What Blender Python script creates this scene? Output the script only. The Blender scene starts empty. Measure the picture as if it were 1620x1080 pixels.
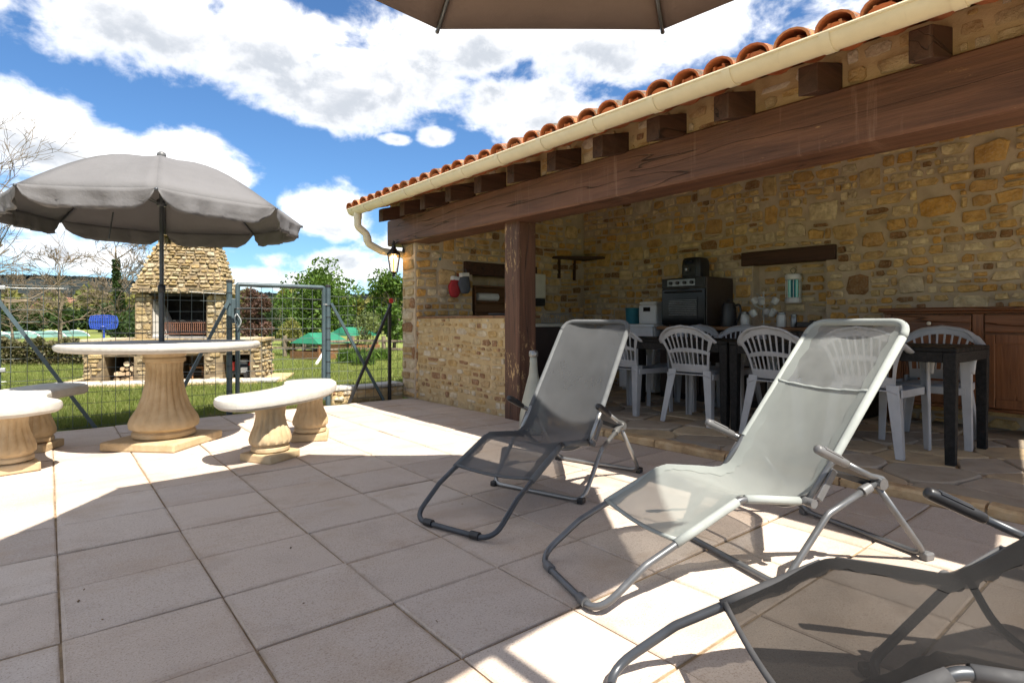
import bpy, bmesh, math, random
import numpy as np
from mathutils import Vector, Matrix, noise as mnoise
PI = math.pi; R = math.radians
rnd = random.Random(7)
scn = bpy.context.scene
COL = scn.collection
# ------------------------------------------------------------------ camera
cam = bpy.data.cameras.new('camera'); camo = bpy.data.objects.new('camera', cam); COL.objects.link(camo)
HEAD = R(39.0); FPX = 907.0; HOR = 508.0; EYE = 0.9
camo.location = (0, 0, EYE); camo.rotation_euler = (R(90), 0, -HEAD)
cam.sensor_width = 36; cam.lens = FPX / 1620 * 36
cam.shift_y = -(540 - HOR) / 1620
cam.clip_start = 0.05; cam.clip_end = 6000
scn.camera = camo
scn.render.resolution_x = 1024; scn.render.resolution_y = 682
FWD = Vector((math.sin(HEAD), math.cos(HEAD), 0)); RGT = Vector((math.cos(HEAD), -math.sin(HEAD), 0))
def proj(p):
    q = Vector(p) - Vector((0, 0, EYE)); z = q.dot(FWD)
    if z < 0.05: return None
    return 810 + FPX * q.dot(RGT) / z, HOR - FPX * q.z / z, z
def ground(u, v, z=0.0):
    Z = FPX * (EYE - z) / (v - HOR); X = (u - 810) / FPX * Z
    p = FWD * Z + RGT * X; return Vector((p.x, p.y, z))
def at(u, v, Z):
    p = FWD * Z + RGT * ((u - 810) / FPX * Z); return Vector((p.x, p.y, EYE + (HOR - v) / FPX * Z))
# ------------------------------------------------------------------ world, sun, exposure
SUN_EL = R(56.3); SUN_H = Vector((0.05, -0.998, 0)).normalized()     # horizontal direction towards the sun
sun_dir = SUN_H * math.cos(SUN_EL) + Vector((0, 0, math.sin(SUN_EL)))
w = bpy.data.worlds.new('World'); scn.world = w; w.use_nodes = True
def build_world():
    nt = w.node_tree; N = nt.nodes; L = nt.links; N.clear()
    out = N.new('ShaderNodeOutputWorld'); bg = N.new('ShaderNodeBackground'); bg.inputs[1].default_value = 0.135
    L.new(bg.outputs[0], out.inputs[0])
    sky = N.new('ShaderNodeTexSky'); sky.sky_type = 'NISHITA'; sky.sun_disc = False
    sky.sun_elevation = SUN_EL; sky.sun_rotation = math.atan2(SUN_H.x, SUN_H.y)
    sky.air_density = 1.0; sky.dust_density = 0.25; sky.ozone_density = 1.6
    def M(op, a, b=None, c=None, clamp=False):
        n = N.new('ShaderNodeMath'); n.operation = op; n.use_clamp = clamp
        for i, x in enumerate((a, b, c)):
            if x is None: continue
            if isinstance(x, (int, float)): n.inputs[i].default_value = x
            else: L.new(x, n.inputs[i])
        return n.outputs[0]
    tc = N.new('ShaderNodeTexCoord')
    # clouds as a field over azimuth and elevation; inside a node group so that it can be looked up twice
    g = bpy.data.node_groups.new('cloud_field', 'ShaderNodeTree')
    g.interface.new_socket('dir', in_out='INPUT', socket_type='NodeSocketVector')
    g.interface.new_socket('lift', in_out='INPUT', socket_type='NodeSocketFloat')
    g.interface.new_socket('field', in_out='OUTPUT', socket_type='NodeSocketFloat')
    gi = g.nodes.new('NodeGroupInput'); go = g.nodes.new('NodeGroupOutput')
    def G(op, a, b=None, c=None, clamp=False):
        n = g.nodes.new('ShaderNodeMath'); n.operation = op; n.use_clamp = clamp
        for i, x in enumerate((a, b, c)):
            if x is None: continue
            if isinstance(x, (int, float)): n.inputs[i].default_value = x
            else: g.links.new(x, n.inputs[i])
        return n.outputs[0]
    nrm = g.nodes.new('ShaderNodeVectorMath'); nrm.operation = 'NORMALIZE'; g.links.new(gi.outputs[0], nrm.inputs[0])
    sp = g.nodes.new('ShaderNodeSeparateXYZ'); g.links.new(nrm.outputs[0], sp.inputs[0])
    az = G('ARCTAN2', sp.outputs[0], sp.outputs[1]); el = G('ADD', G('ARCSINE', sp.outputs[2]), gi.outputs[1])
    cb = g.nodes.new('ShaderNodeCombineXYZ')
    g.links.new(az, cb.inputs[0]); g.links.new(el, cb.inputs[1])
    def noise(scale, detail, rough, dist=0.0, yst=1.5, off=0.0):
        mp = g.nodes.new('ShaderNodeMapping'); mp.inputs['Scale'].default_value = (1, yst, 1); mp.inputs['Location'].default_value = (off, off, off)
        g.links.new(cb.outputs[0], mp.inputs[0])
        t = g.nodes.new('ShaderNodeTexNoise'); t.inputs['Scale'].default_value = scale; t.inputs['Detail'].default_value = detail
        t.inputs['Roughness'].default_value = rough; t.inputs['Distortion'].default_value = dist
        g.links.new(mp.outputs[0], t.inputs[0]); return t.outputs[0]
    def ae(u, v):
        a = math.atan((u - 810) / FPX); return HEAD + a, math.atan((HOR - v) / FPX * math.cos(a))
    blobs = [(240, 30, 250, 95, 1), (420, 70, 150, 75, 1), (560, 135, 175, 75, 1), (760, 60, 210, 62, 1), (950, 70, 190, 70, 1),
             (1110, 40, 130, 50, .9), (40, 205, 135, 75, 1), (150, 240, 110, 50, .9), (300, 255, 115, 50, 1), (525, 335, 75, 45, .9),
             (850, 175, 120, 60, .8), (690, 215, 30, 16, .7), (625, 220, 24, 10, .7), (560, 420, 110, 26, .7), (440, 445, 140, 20, .6),
             (160, 405, 170, 30, .6), (700, 395, 120, 40, .7), (60, 330, 130, 40, .6), (1350, 60, 120, 60, .4)]
    field = None
    for (u, v, ru, rv, wt) in blobs:
        a0, e0 = ae(u, v); a1, _ = ae(u + ru, v); _, e1 = ae(u, v - rv)
        x = G('MULTIPLY', G('SUBTRACT', az, a0), 1 / (a1 - a0)); y = G('MULTIPLY', G('SUBTRACT', el, e0), 1 / (e1 - e0))
        r2 = G('ADD', G('MULTIPLY', x, x), G('MULTIPLY', y, y))
        b = G('MULTIPLY', G('SUBTRACT', 1.0, r2), wt)
        field = b if field is None else G('SMOOTH_MAX', field, b, 0.15)
    field = G('MAXIMUM', field, -1.0)
    # everywhere else the same broken cumulus goes on
    base = G('MULTIPLY', G('SUBTRACT', noise(2.6, 3, .5, 0, 1.5, 3.3), 0.44), 7.0)
    ca = HEAD
    xx = G('MULTIPLY', G('SUBTRACT', az, ca), 1 / 0.95); yy = G('MULTIPLY', el, 1 / 0.62)
    win = G('MULTIPLY', G('SUBTRACT', 1.35, G('MAXIMUM', G('MULTIPLY', xx, xx), G('MULTIPLY', yy, yy))), 2.5, clamp=True)
    f = G('ADD', G('MULTIPLY', base, G('SUBTRACT', 1.0, win)), G('MULTIPLY', field, win))
    n1 = G('MULTIPLY', G('SUBTRACT', noise(9, 7, .58, .35), 0.5), 3.1)
    n2 = G('MULTIPLY', G('SUBTRACT', noise(30, 4, .6, .2, 1.3, 5.0), 0.5), 0.9)
    f = G('ADD', G('ADD', f, n1), n2)
    g.links.new(f, go.inputs[0])
    def look(lift):
        n = N.new('ShaderNodeGroup'); n.node_tree = g; L.new(tc.outputs['Generated'], n.inputs[0]); n.inputs[1].default_value = lift
        return n.outputs[0]
    f0 = look(0.0); f1 = look(0.055)
    def sstep(x, a, b):
        n = N.new('ShaderNodeMapRange'); n.interpolation_type = 'SMOOTHSTEP'; L.new(x, n.inputs[0])
        n.inputs[1].default_value = a; n.inputs[2].default_value = b; return n.outputs[0]
    mask = sstep(f0, -0.35, 0.70)
    shade = M('MULTIPLY', sstep(f1, -0.8, 0.95), sstep(f0, -0.1, 0.95))
    sz = N.new('ShaderNodeSeparateXYZ'); L.new(tc.outputs['Generated'], sz.inputs[0])
    low = M('MULTIPLY', sstep(sz.outputs[2], 0.20, 0.02), M('MULTIPLY', sstep(f0, 0.1, 0.8), 0.6))      # distant cloud is seen from below its grey base
    shade = M('MAXIMUM', shade, low)
    cr = N.new('ShaderNodeMixRGB'); L.new(shade, cr.inputs[0])
    cr.inputs[1].default_value = (4.3, 4.2, 4.1, 1); cr.inputs[2].default_value = (1.75, 1.85, 2.0, 1)
    tint = N.new('ShaderNodeMixRGB'); tint.blend_type = 'MULTIPLY'; tint.inputs[0].default_value = 1
    L.new(sky.outputs[0], tint.inputs[1]); tint.inputs[2].default_value = (0.215, 0.315, 0.41, 1)
    mx = N.new('ShaderNodeMixRGB'); L.new(M('MULTIPLY', mask, .96), mx.inputs[0])
    L.new(tint.outputs[0], mx.inputs[1]); L.new(cr.outputs[0], mx.inputs[2])
    L.new(mx.outputs[0], bg.inputs[0])
build_world()
sl = bpy.data.lights.new('sun', 'SUN'); sl.energy = 3.8; sl.angle = R(0.53); sl.color = (1.0, 0.94, 0.84)
so = bpy.data.objects.new('sun', sl); COL.objects.link(so); so.location = (2, -8, 12)
so.rotation_euler = (-sun_dir).to_track_quat('-Z', 'Y').to_euler()
vs = scn.view_settings; vs.view_transform = 'Standard'; vs.look = 'None'; vs.exposure = 1.6; vs.gamma = 1; vs.use_curve_mapping = False
scn.cycles.diffuse_bounces = 8; scn.cycles.max_bounces = 12; scn.cycles.transparent_max_bounces = 12
# ------------------------------------------------------------------ materials
MAT = {}
class NT:
    def __init__(s, name, rough=0.7, base=(.5, .5, .5), metal=0.0, spec=0.5):
        m = bpy.data.materials.new(name); m.use_nodes = True; s.m = m; MAT[name] = m
        s.t = m.node_tree; s.b = s.t.nodes['Principled BSDF']; s.out = s.t.nodes['Material Output']
        s.b.inputs['Base Color'].default_value = (*base, 1); s.b.inputs['Roughness'].default_value = rough
        s.b.inputs['Metallic'].default_value = metal; s.b.inputs['Specular IOR Level'].default_value = spec
        s._pos = None
    def n(s, t): return s.t.nodes.new(t)
    def l(s, a, b): s.t.links.new(a, b)
    def setin(s, sock, v):
        if isinstance(v, (int, float)): sock.default_value = v
        elif isinstance(v, tuple): sock.default_value = (*v, 1) if len(v) == 3 and sock.type == 'RGBA' else v
        else: s.l(v, sock)
    def pos(s):
        if s._pos is None: s._pos = s.n('ShaderNodeNewGeometry').outputs['Position']
        return s._pos
    def objc(s): return s.n('ShaderNodeTexCoord').outputs['Object']
    def mapped(s, v, scale=(1, 1, 1), rot=(0, 0, 0), loc=(0, 0, 0)):
        m = s.n('ShaderNodeMapping'); s.l(v, m.inputs[0]); m.inputs['Scale'].default_value = scale
        m.inputs['Rotation'].default_value = rot; m.inputs['Location'].default_value = loc; return m.outputs[0]
    def noise(s, scale, detail=4, rough=.55, vec=None, dist=0, col=False):
        t = s.n('ShaderNodeTexNoise'); s.l(vec if vec is not None else s.pos(), t.inputs[0])
        t.inputs['Scale'].default_value = scale; t.inputs['Detail'].default_value = detail
        t.inputs['Roughness'].default_value = rough; t.inputs['Distortion'].default_value = dist
        return t.outputs[1] if col else t.outputs[0]
    def math(s, op, a, b=0.0, clamp=False):
        n = s.n('ShaderNodeMath'); n.operation = op; n.use_clamp = clamp; s.setin(n.inputs[0], a); s.setin(n.inputs[1], b); return n.outputs[0]
    def step(s, x, a, b, lo=0.0, hi=1.0):
        n = s.n('ShaderNodeMapRange'); n.interpolation_type = 'SMOOTHSTEP'; s.l(x, n.inputs[0])
        n.inputs[1].default_value = a; n.inputs[2].default_value = b; n.inputs[3].default_value = lo; n.inputs[4].default_value = hi; return n.outputs[0]
    def mix(s, f, a, b, mode='MIX'):
        n = s.n('ShaderNodeMixRGB'); n.blend_type = mode; s.setin(n.inputs[0], f); s.setin(n.inputs[1], a); s.setin(n.inputs[2], b); return n.outputs[0]
    def ramp(s, f, stops, interp='LINEAR'):
        n = s.n('ShaderNodeValToRGB'); s.l(f, n.inputs[0]); r = n.color_ramp; r.interpolation = interp
        while len(r.elements) < len(stops): r.elements.new(.5)
        for e, (p, c) in zip(r.elements, stops): e.position = p; e.color = (*c, 1)
        return n.outputs[0]
    def rand(s):   # a different number for every object and every loose piece
        a = s.n('ShaderNodeObjectInfo').outputs['Random']; b = s.n('ShaderNodeNewGeometry').outputs['Random Per Island']
        return s.math('FRACT', s.math('ADD', s.math('MULTIPLY', a, 3.71), b))
    def color(s, c): s.setin(s.b.inputs['Base Color'], c)
    def rough(s, c): s.setin(s.b.inputs['Roughness'], c)
    def bump(s, h, strength=.3, dist=.01):
        n = s.n('ShaderNodeBump'); n.inputs['Strength'].default_value = strength; n.inputs['Distance'].default_value = dist
        s.l(h, n.inputs['Height']); s.l(n.outputs[0], s.b.inputs['Normal'])

def stone_mat(name, cols, val=1.0, rough=.9, bumpd=.012):
    k = NT(name, rough, spec=.2); r = k.rand()
    n = len(cols); c = k.ramp(r, [(i / n, cols[i]) for i in range(n)], 'CONSTANT')
    v = k.noise(11, 6, .6); c = k.mix(k.step(v, .3, .75), c, k.mix(1, c, (.62, .56, .5), 'MULTIPLY'))
    v2 = k.noise(45, 5, .7); c = k.mix(k.step(v2, .45, .75, 0, .45), c, (.62, .52, .36))
    c = k.mix(k.step(k.noise(4, 3), .6, .8, 0, .3), c, (.26, .19, .12)); 
    k.color(k.mix(1, c, (val, val, val), 'MULTIPLY'))
    k.bump(k.math('ADD', k.noise(19, 8, .72), k.math('MULTIPLY', v2, .5)), 1.0, bumpd * 1.6)
WARM = [(.72, .44, .155), (.75, .53, .24), (.80, .64, .38), (.60, .37, .145), (.72, .41, .115), (.70, .51, .26), (.82, .69, .45), (.32, .18, .085), (.73, .47, .175), (.64, .45, .22), (.78, .59, .30), (.68, .57, .40)]
stone_mat('wall_stone', WARM)
stone_mat('grill_stone', [(.396, .301, .163), (.430, .344, .206), (.361, .267, .138), (.464, .404, .284), (.404, .301, .146), (.327, .267, .172), (.430, .344, .198)])
stone_mat('bar_stone', [(.504, .351, .162), (.576, .450, .261), (.612, .522, .369), (.468, .333, .171), (.522, .360, .153), (.630, .558, .432), (.306, .171, .090), (.522, .414, .243)])
k = NT('mortar', .95, spec=.1); c = k.ramp(k.noise(7, 5), [(.3, (.43, .345, .245)), (.7, (.57, .47, .35))]); k.color(c); k.bump(k.noise(70, 6, .7), .6, .008)
k = NT('bar_mortar', .95, spec=.1); c = k.ramp(k.noise(7, 5), [(.3, (.40, .29, .15)), (.7, (.52, .40, .23))]); k.color(c); k.bump(k.noise(70, 6, .7), .6, .008)
k = NT('dark_mortar', .95, spec=.1); c = k.ramp(k.noise(9, 5), [(.3, (.12, .09, .06)), (.7, (.26, .20, .12))]); k.color(c)
# paving slabs
k = NT('slab', .85, spec=.3); r = k.rand()
c = k.ramp(r, [(0, (.465, .38, .315)), (.2, (.56, .475, .405)), (.4, (.43, .355, .30)), (.6, (.545, .45, .375)), (.8, (.495, .42, .365)), (1, (.52, .42, .34))])
st = k.noise(2.3, 5, .6); c = k.mix(k.step(st, .50, .74, 0, .6), c, (.41, .30, .21))
st2 = k.noise(5, 6, .65, vec=k.mapped(k.pos(), loc=(9, 3, 0))); c = k.mix(k.step(st2, .48, .76, 0, .4), c, (.36, .29, .24))
sp = k.noise(190, 3, .75); c = k.mix(k.step(sp, .53, .66, 0, .75), c, (.28, .20, .15)); c = k.mix(k.step(sp, .28, .42, .5, 0), c, (.74, .66, .58))
sp2 = k.noise(75, 4, .7, vec=k.mapped(k.pos(), loc=(4, 1, 2))); c = k.mix(k.step(sp2, .64, .74, 0, .7), c, (.22, .15, .10))
ob = k.n('ShaderNodeSeparateXYZ'); k.l(k.objc(), ob.inputs[0])     # dirt creeping in from the joints
ed = k.math('MAXIMUM', k.math('MULTIPLY', k.math('ABSOLUTE', ob.outputs[0]), 1 / .209), k.math('MULTIPLY', k.math('ABSOLUTE', ob.outputs[1]), 1 / .1935))
ed = k.math('ADD', ed, k.math('MULTIPLY', k.math('SUBTRACT', k.noise(9, 5, .7), .5), .45)); c = k.mix(k.step(ed, .88, 1.06, 0, .5), c, (.33, .25, .18))
wr = k.noise(1.1, 6, .7, vec=k.mapped(k.pos(), (1, 2.2, 1), (0, 0, .5))); c = k.mix(k.step(wr, .5, .68, 0, .5), c, (.40, .30, .225)); c = k.mix(k.step(wr, .30, .42, .35, 0), c, (.62, .55, .49))
k.color(c); k.bump(k.math('ADD', k.noise(140, 5, .7), k.math('MULTIPLY', sp2, .8)), .35, .004)
k = NT('joint', .95, spec=.1); c = k.ramp(k.noise(14, 6, .7), [(.3, (.12, .085, .055)), (.65, (.36, .26, .16))]); k.color(c); k.bump(k.noise(120, 5), .5, .005)
k = NT('flagstone', .8, spec=.3); r = k.rand()
c = k.ramp(r, [(0, (.44, .33, .21)), (.2, (.35, .29, .22)), (.4, (.50, .38, .235)), (.6, (.40, .33, .255)), (.8, (.53, .42, .28)), (.9, (.33, .29, .24))], 'CONSTANT')
v = k.noise(6, 6, .65); c = k.mix(k.step(v, .4, .75, 0, .6), c, (.22, .17, .12)); k.color(c); k.bump(k.noise(18, 6, .6), .5, .012)
k = NT('kerb', .85, spec=.2); c = k.ramp(k.noise(8, 6, .65), [(.3, (.30, .19, .10)), (.5, (.52, .36, .20)), (.7, (.60, .46, .29))]); k.color(c); k.bump(k.noise(30, 6), .6, .01)
# woods
def wood(name, dark, light, axis, rough=.55, peel=None, streak=None, scale=1.0, pk=(.57, .54)):
    k = NT(name, rough, spec=.35)
    s = [9, 9, 9]; s[axis] = .55
    v = k.mapped(k.pos(), tuple(x * scale for x in s))
    gr = k.noise(2.2, 7, .62, vec=v, dist=.6); c = k.ramp(gr, [(.28, dark), (.5, tuple((a + b) / 2 for a, b in zip(dark, light))), (.72, light)])
    fine = [60, 60, 60]; fine[axis] = 1.2
    fg = k.noise(3, 4, .6, vec=k.mapped(k.pos(), tuple(x * scale for x in fine)))
    c = k.mix(k.step(fg, .55, .75, 0, .5), c, tuple(x * .45 for x in dark))
    ck = [6, 6, 6]; ck[axis] = .35
    cr = k.noise(1.0, 3, .5, vec=k.mapped(k.pos(), tuple(ck), loc=(3, 5, 1)), dist=.3); crack = k.step(k.math('ABSOLUTE', k.math('SUBTRACT', cr, .5)), .0, .011, 1, 0)
    c = k.mix(k.math('MULTIPLY', crack, .75), c, tuple(x * .2 for x in dark))
    if streak:
        dv = k.noise(1.0, 5, .7, vec=k.mapped(k.pos(), (1, 13, .9))); c = k.mix(k.step(dv, .56, .74, 0, .6), c, streak)
    if peel:
        ps = [2.6, 2.6, 2.6]; ps[axis] = .7; pv = k.noise(15, 7, .75, vec=k.mapped(k.pos(), tuple(ps))); big = k.noise(2.6, 4, .6)
        k_ = k.math('MULTIPLY', k.step(pv, pk[0], pk[0] + .05), k.step(big, pk[1], pk[1] + .12)); c = k.mix(k_, c, peel)
    k.color(c); k.bump(k.math('SUBTRACT', k.math('ADD', gr, k.math('MULTIPLY', fg, .5)), k.math('MULTIPLY', crack, 1.5)), .55, .006)
wood('beam_wood', (.070, .032, .021), (.205, .098, .058), 1, .5, peel=(.46, .27, .12), streak=(.28, .17, .12), pk=(.60, .58))
wood('post_wood', (.058, .027, .018), (.155, .072, .044), 2, .5, peel=(.48, .32, .15), pk=(.545, .47))
wood('rafter_wood', (.035, .016, .010), (.085, .04, .024), 0, .6, streak=(.15, .10, .075))
wood('dresser_wood', (.085, .030, .011), (.24, .098, .036), 2, .32, scale=.8)
wood('dresser_rail', (.075, .027, .010), (.21, .085, .031), 1, .32, scale=.8)
wood('counter_wood', (.16, .075, .03), (.36, .19, .085), 1, .4)
wood('lintel_wood', (.035, .016, .010), (.09, .04, .022), 1, .6)
wood('shelf_wood', (.11, .05, .02), (.26, .13, .06), 0, .5)
k = NT('bark', .95, spec=.1); c = k.ramp(k.noise(5, 6, .65, vec=k.mapped(k.pos(), (3, 3, .6))), [(.3, (.09, .07, .05)), (.7, (.27, .22, .16))]); k.color(c); k.bump(k.noise(8, 5), .6, .03)
k = NT('twig', .95, spec=.1); c = k.ramp(k.noise(3, 3), [(.3, (.11, .085, .06)), (.7, (.22, .175, .125))]); k.color(c)
k = NT('log_bark', .95, spec=.1); c = k.ramp(k.noise(25, 5), [(.3, (.10, .06, .035)), (.7, (.25, .17, .10))]); k.color(c)
k = NT('log_end', .9, spec=.1); c = k.ramp(k.rand(), [(0, (.42, .30, .18)), (.5, (.60, .48, .33)), (1, (.36, .25, .15))]); k.color(k.mix(k.step(k.noise(40, 4), .4, .7, 0, .4), c, (.2, .13, .08)))
k = NT('roof_board', .8, spec=.2); k.color(k.ramp(k.noise(2.5, 5, .6, vec=k.mapped(k.pos(), (1, 8, 1))), [(.3, (.60, .50, .37)), (.7, (.74, .64, .50))]))
# roof tiles
k = NT('roof_tile', .85, spec=.2); r = k.rand()
c = k.ramp(r, [(0, (.50, .145, .05)), (.25, (.56, .19, .075)), (.5, (.44, .12, .045)), (.75, (.52, .23, .11)), (1, (.40, .115, .05))])
up = k.n('ShaderNodeSeparateXYZ'); k.l(k.n('ShaderNodeNewGeometry').outputs['Normal'], up.inputs[0])
li = k.noise(16, 7, .7); lm = k.math('MULTIPLY', k.step(li, .36, .55), k.step(up.outputs[2], .0, .45))
lc = k.ramp(k.noise(60, 4), [(.35, (.045, .040, .032)), (.6, (.14, .125, .095)), (.75, (.26, .21, .12))])
c = k.mix(k.math('MULTIPLY', lm, .95), c, lc); k.color(c); k.bump(k.noise(60, 5), .5, .006)
# paints, plastics, metals
def plain(name, col, rough=.5, metal=0, spec=.5, var=.12, scale=9, bump=0, bscale=60):
    k = NT(name, rough, metal=metal, spec=spec); d = tuple(x * (1 - var * 2.2) for x in col)
    k.color(k.mix(k.step(k.noise(scale, 5, .6), .3, .75), col, d))
    k.rough(k.step(k.noise(scale * 2.3, 4), .3, .7, rough * .85, min(1, rough * 1.2)))
    if bump: k.bump(k.noise(bscale, 4), bump, .003)
    return k
k = plain('gutter_pvc', (.740, .654, .456), .45, var=.04); c = k.b.inputs['Base Color'].links[0].from_socket
dv = k.noise(1.0, 5, .7, vec=k.mapped(k.pos(), (3, 16, 3))); k.color(k.mix(k.step(dv, .6, .8, 0, .35), c, (.45, .36, .22)))
plain('chair_plastic', (.40, .405, .42), .45, var=.1, scale=5)
plain('rattan_black', (.010, .0095, .0095), .55, var=.2, spec=.2)
plain('black_metal', (.018, .018, .019), .45, var=.2)
plain('fence_paint', (.055, .085, .098), .42, var=.12)
plain('wire', (.085, .105, .105), .5, var=.1)
plain('galv_wire', (.42, .44, .44), .45, metal=.6)
plain('charcoal_tube', (.060, .066, .076), .36, metal=.3, var=.15)
plain('silver_tube', (.30, .30, .295), .33, metal=.75, var=.1)
plain('steel_tube', (.155, .16, .168), .35, metal=.55, var=.12)
plain('grip_black', (.018, .018, .020), .4, var=.1)
plain('grip_grey', (.12, .12, .122), .42, var=.1)
plain('white_enamel', (.74, .74, .72), .35, var=.04)
plain('cream_enamel', (.62, .60, .50), .4, var=.05)
plain('oven_brown', (.050, .034, .028), .4, var=.1)
plain('oven_panel', (.22, .23, .24), .35, metal=.7)
plain('dark_cloth', (.10, .11, .13), .9, var=.1)
plain('red_cloth', (.40, .03, .035), .9, var=.1)
plain('white_cloth', (.72, .71, .68), .9, var=.05)
plain('teal_plastic', (.03, .20, .26), .5)
plain('blue_plastic', (.02, .06, .36), .45, var=.1)
plain('green_tarp', (.012, .17, .09), .6, var=.15, scale=2)
plain('pale_tarp', (.12, .24, .20), .6, var=.15, scale=1)
plain('red_plastic', (.50, .03, .02), .4)
plain('ceramic', (.55, .56, .55), .25, var=.06)
plain('bottle_glaze', (.34, .345, .29), .4, var=.06)
plain('brass', (.55, .45, .28), .3, metal=.5)
plain('knob_china', (.75, .70, .58), .25)
plain('soot', (.020, .018, .017), .9, var=.2)
plain('fire_brick', (.20, .09, .055), .9, var=.2, scale=14)
plain('ash_metal', (.30, .29, .28), .6, metal=.3)
plain('far_wall', (.55, .50, .42), .9, var=.1, scale=.5)
plain('far_roof', (.30, .14, .09), .9, var=.1, scale=.5)
k = NT('concrete_white', .9, spec=.2); c = k.ramp(k.noise(9, 6, .7), [(.3, (.404, .383, .340)), (.7, (.516, .494, .452))]); c = k.mix(k.step(k.noise(3.2, 6, .7), .50, .72, 0, .55), c, (.310, .275, .224)); k.color(k.mix(k.step(k.noise(30, 6, .75), .56, .72, 0, .5), c, (.310, .284, .241))); k.bump(k.noise(90, 6, .7), .5, .004)
k = NT('cast_stone', .9, spec=.2); c = k.ramp(k.noise(5, 6, .65), [(.3, (.357, .246, .128)), (.55, (.484, .365, .221)), (.8, (.527, .425, .289))])
c = k.mix(k.step(k.noise(3, 5, .7, vec=k.mapped(k.pos(), (4, 4, 1))), .52, .75, 0, .55), c, (.24, .18, .12)); k.color(c); k.bump(k.noise(75, 6, .7), .6, .004)
k = NT('dark_glass', .12, (.005, .005, .006), spec=.18)
k = NT('lamp_glass', .15, (.8, .7, .5)); k.b.inputs['Transmission Weight'].default_value = .9; k.b.inputs['Alpha'].default_value = .45
k = NT('bulb', .5, (1, .7, .3)); k.b.inputs['Emission Color'].default_value = (1, .55, .16, 1); k.b.inputs['Emission Strength'].default_value = 2.2
k = NT('uv_tube', .5, (.15, .42, .36)); k.b.inputs['Emission Color'].default_value = (.25, .8, .65, 1); k.b.inputs['Emission Strength'].default_value = .04
k = NT('check_cloth', .9); cb = k.n('ShaderNodeTexChecker'); k.l(k.pos(), cb.inputs[0]); cb.inputs['Scale'].default_value = 90
cb.inputs[1].default_value = (.60, .10, .12, 1); cb.inputs[2].default_value = (.72, .62, .60, 1); k.color(cb.outputs[0])
# woven sling fabric: a real open weave, so part of the light goes straight through
def sling(name, col, openness, weave=430):
    k = NT(name, .75, spec=.2)
    v = k.objc(); k.color(k.mix(k.step(k.noise(4, 4, vec=v), .35, .7), col, tuple(x * .86 for x in col)))
    tr = k.n('ShaderNodeBsdfTransparent'); tl = k.n('ShaderNodeBsdfTranslucent'); tl.inputs[0].default_value = (*[min(1, x * 1.05) for x in col], 1)
    m1 = k.n('ShaderNodeMixShader'); m1.inputs[0].default_value = .32; k.l(k.b.outputs[0], m1.inputs[1]); k.l(tl.outputs[0], m1.inputs[2])
    op = k.step(k.noise(6, 3, vec=v), .3, .7, openness * .88, openness * 1.12)
    m2 = k.n('ShaderNodeMixShader'); k.l(op, m2.inputs[0]); k.l(m1.outputs[0], m2.inputs[1]); k.l(tr.outputs[0], m2.inputs[2])
    k.l(m2.outputs[0], k.out.inputs[0]); k.bump(k.noise(300, 2, vec=v), .3, .002)
sling('sling_pale', (.352, .378, .361), .20)
sling('sling_sheer', (.42, .44, .43), .50)
sling('sling_grey', (.113, .117, .122), .24)
sling('sling_brown', (.022, .021, .021), .12)
def canopy(name, col, tcol, amt):
    k = NT(name, .8, spec=.15); v = k.objc(); k.color(k.mix(k.step(k.noise(3, 5, vec=v), .3, .7), col, tuple(x * .88 for x in col)))
    tl = k.n('ShaderNodeBsdfTranslucent'); tl.inputs[0].default_value = (*tcol, 1); m1 = k.n('ShaderNodeMixShader'); m1.inputs[0].default_value = amt
    k.bump(k.noise(7, 5, .6, vec=k.mapped(v, (1, 1, 1))), .35, .03)
    k.l(k.b.outputs[0], m1.inputs[1]); k.l(tl.outputs[0], m1.inputs[2]); k.l(m1.outputs[0], k.out.inputs[0])
canopy('canopy_grey', (.176, .172, .176), (.205, .156, .115), .18)
canopy('canopy_brown', (.220, .172, .150), (.282, .185, .132), .27)
# vegetation
def leafm(name, cols, tr=.35):
    k = NT(name, .6, spec=.3); c = k.ramp(k.rand(), [(i / (len(cols) - 1), x) for i, x in enumerate(cols)])
    c = k.mix(k.step(k.noise(1.3, 3), .35, .65), c, k.mix(1, c, (.7, .72, .7), 'MULTIPLY')); k.color(c)
    tl = k.n('ShaderNodeBsdfTranslucent'); k.l(k.mix(1, c, (1.3, 1.25, .8), 'MULTIPLY'), tl.inputs[0])
    m1 = k.n('ShaderNodeMixShader'); m1.inputs[0].default_value = tr; k.l(k.b.outputs[0], m1.inputs[1]); k.l(tl.outputs[0], m1.inputs[2]); k.l(m1.outputs[0], k.out.inputs[0])
leafm('leaf_green', [(.045, .095, .014), (.104, .180, .027), (.068, .131, .018), (.144, .225, .041)])
leafm('leaf_dark', [(.025, .05, .014), (.05, .085, .02), (.04, .07, .02)])
leafm('leaf_purple', [(.09, .045, .035), (.15, .085, .06), (.11, .06, .05)])
leafm('leaf_yellow', [(.16, .18, .04), (.24, .23, .06), (.12, .15, .04), (.28, .25, .09)])
leafm('leaf_spring', [(.14, .19, .06), (.22, .25, .10), (.12, .16, .05)])
leafm('hedge_leaf', [(.10, .085, .04), (.14, .12, .05), (.07, .08, .03), (.17, .13, .07)], .2)
leafm('grass_blade', [(.106, .150, .026), (.167, .202, .044), (.132, .176, .031), (.238, .229, .079), (.106, .158, .026)])
leafm('dry_blade', [(.36, .27, .13), (.28, .21, .09), (.20, .19, .06)])
k = NT('lawn', .95, spec=.1)
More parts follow.
